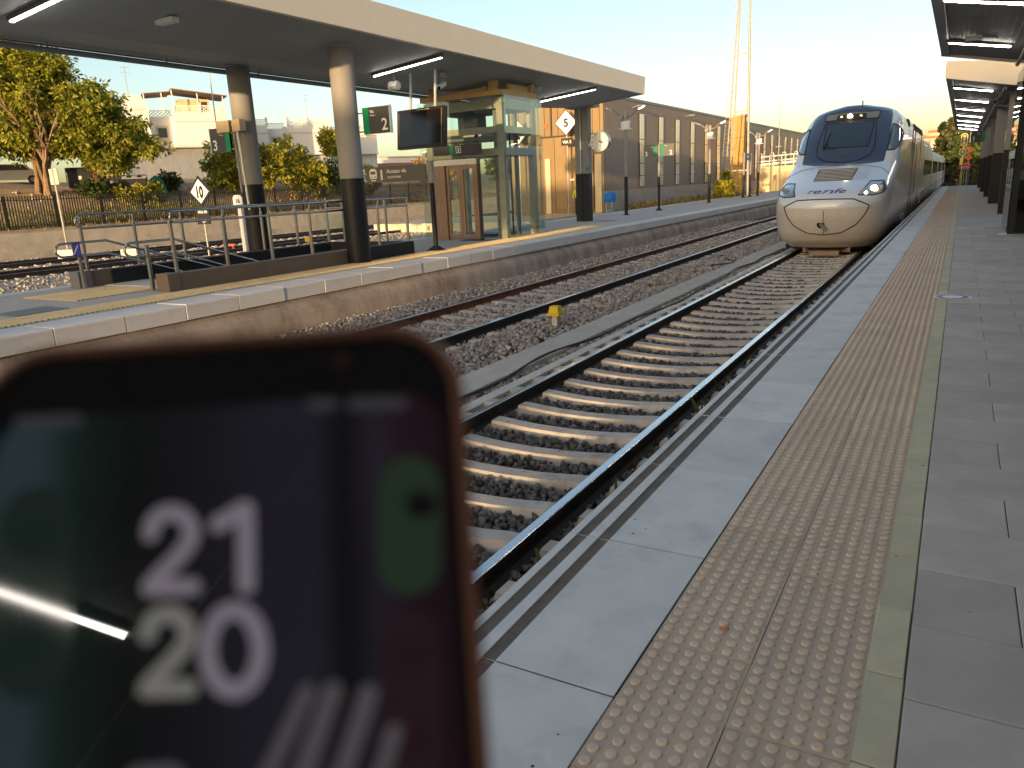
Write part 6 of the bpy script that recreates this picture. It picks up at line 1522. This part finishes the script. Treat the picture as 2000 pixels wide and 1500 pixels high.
def screen_material():
    m = bpy.data.materials.new('phone_screen'); m.use_nodes = True; t = m.node_tree; N = t.nodes; L = t.links; b = N['Principled BSDF']
    b.inputs['Base Color'].default_value = (.004, .004, .004, 1); b.inputs['Roughness'].default_value = .015; b.inputs['Specular IOR Level'].default_value = .3
    tc = N.new('ShaderNodeTexCoord'); sx = N.new('ShaderNodeSeparateXYZ'); L.new(tc.outputs['Object'], sx.inputs[0])
    mr = N.new('ShaderNodeMapRange'); mr.inputs['From Min'].default_value = -.036; mr.inputs['From Max'].default_value = .036; L.new(sx.outputs[0], mr.inputs['Value'])
    cr = N.new('ShaderNodeValToRGB'); L.new(mr.outputs[0], cr.inputs[0])
    stops = [(0.0, (.040, .075, .085)), (.10, (.045, .070, .085)), (.18, (.012, .030, .024)), (.30, (.010, .012, .012)), (.42, (.016, .017, .022)), (.60, (.028, .026, .040)), (.70, (.030, .028, .042)), (.76, (.008, .008, .009)), (.84, (.036, .030, .046)), (.90, (.030, .014, .022)), (1.0, (.024, .010, .016))]
    e = cr.color_ramp.elements
    while len(e) < len(stops): e.new(.5)
    for el_, (p, c) in zip(e, stops): el_.position = p; el_.color = list(c) + [1]
    wv = N.new('ShaderNodeTexNoise'); wv.inputs['Scale'].default_value = 40; L.new(tc.outputs['Object'], wv.inputs['Vector'])
    mx = N.new('ShaderNodeMix'); mx.data_type = 'RGBA'; mx.blend_type = 'MULTIPLY'; mx.inputs[0].default_value = .5
    L.new(cr.outputs[0], mx.inputs[6]); L.new(wv.outputs[0], mx.inputs[7]); L.new(mx.outputs[2], b.inputs['Emission Color'])
    b.inputs['Emission Strength'].default_value = 0.16
    MATS['phone_screen'] = m
screen_material()
def emat(name, c, s): return mk(name, (.01, .01, .01), .05, 0, emis=c, es=s * .28)
emat('px_digit', (.60, .52, .62), .30); emat('px_digit2', (.56, .55, .50), .30); emat('px_grey', (.42, .38, .42), .17); emat('px_status', (.30, .30, .36), .11); emat('px_green', (.036, .075, .04), .36); emat('px_wine', (.05, .02, .032), .3); emat('px_dark', (.01, .01, .014), .2); emat('px_warm', (.20, .09, .05), .1); emat('px_teal', (.018, .045, .038), .3)
sp_ = MB(); o3 = rounded(PW - .0042, PH - .0042, .0105); sp_.prism(o3, 'z', -.0005, .0002); sp_.build('bezel', 'phone_lens', ph)
scr = MB().prism([(a, b if b < 0 else b - .0085) for a, b in rounded(PW - .0075, PH - .0075, .0065)], 'z', .00022, .0004).build('screen', 'phone_screen', ph)
# position helper: photo pixel -> point on the screen plane (local)
inv = wm.inverted()
def on_screen(px, py, z=.0006):
    d = C3 @ Vector(((px - 1000) / F_PX, -(py - 750) / F_PX, -1)); o = Vector((0, 0, 1.5))
    lo = inv @ o; ld = (inv.to_3x3() @ d); k = (z - lo.z) / ld.z; return lo + ld * k
def ribbon(name, pts, wpx, mat, z=.0006, closed=False):
    P = [on_screen(a, b, z) for a, b in pts]; w = wpx / F_PX * .112 / 2
    m = MB(); n = len(P)
    for i in range(n if closed else n - 1):
        a, b = P[i], P[(i + 1) % n]; d = (b - a).normalized(); s = Vector((-d.y, d.x, 0)) * w
        m.add([a + s, a - s, b - s, b + s], [(0, 1, 2, 3)])
    for p in P:
        k = 14; m.add([(p.x + w * math.cos(2 * math.pi * i / k), p.y + w * math.sin(2 * math.pi * i / k), p.z) for i in range(k)], [tuple(range(k))])
    # lift successive pieces a hair apart
    m.v = [(a, b, c) for a, b, c in m.v]
    return m.build(name, mat, scr)
def two(ox, oy, s=1.0):
    arc = [(ox + 52 + 40 * math.cos(a), oy + 50 + 42 * math.sin(a)) for a in np.linspace(math.pi * 1.0, math.pi * 2.12, 14)]
    return arc + [(ox + 66, oy + 96), (ox + 16, oy + 146), (ox + 10, oy + 156), (ox + 94, oy + 154)]
ribbon('digit', two(282, 992), 33, 'px_digit'); ribbon('digit', [(426, 1024), (476, 994), (480, 994), (481, 1144)], 35, 'px_digit')
ribbon('digit', two(276, 1190), 33, 'px_digit2'); ribbon('digit', [(457 + 52 * math.cos(a), 1270 + 79 * math.sin(a)) for a in np.linspace(0, 2 * math.pi, 29)[:-1]], 34, 'px_digit', closed=True)
for (a, b, wd_) in (((600, 1350), (500, 1560), 30), ((650, 1350), (560, 1600), 38), ((720, 1355), (640, 1600), 38), ((770, 1430), (715, 1600), 32)): ribbon('wallpaper_stripe', [a, b], wd_, 'px_grey')
ribbon('status_icons', [(612, 790), (650, 790)], 26, 'px_status'); ribbon('status_icons', [(690, 790), (785, 788)], 26, 'px_status'); ribbon('status_clock', [(40, 825), (150, 820)], 26, 'px_status', .00055)
ribbon('wallpaper_patch', [(800, 950), (800, 1100)], 130, 'px_green', .00050); ribbon('wallpaper_patch', [(820, 985), (826, 985)], 60, 'px_dark', .00058); ribbon('wallpaper_patch', [(800, 1250), (805, 1480)], 120, 'px_wine', .00052)
ribbon('wallpaper_patch', [(70, 1020), (60, 1290)], 150, 'px_teal', .00048); ribbon('dock_icon', [(270, 1530), (330, 1525)], 60, 'px_grey', .00058)
ribbon('front_camera', [(215, 735), (216, 735)], 30, 'px_dark', .0007); ribbon('notification_lamp', [(668, 705), (669, 705)], 26, 'px_warm', .0007)
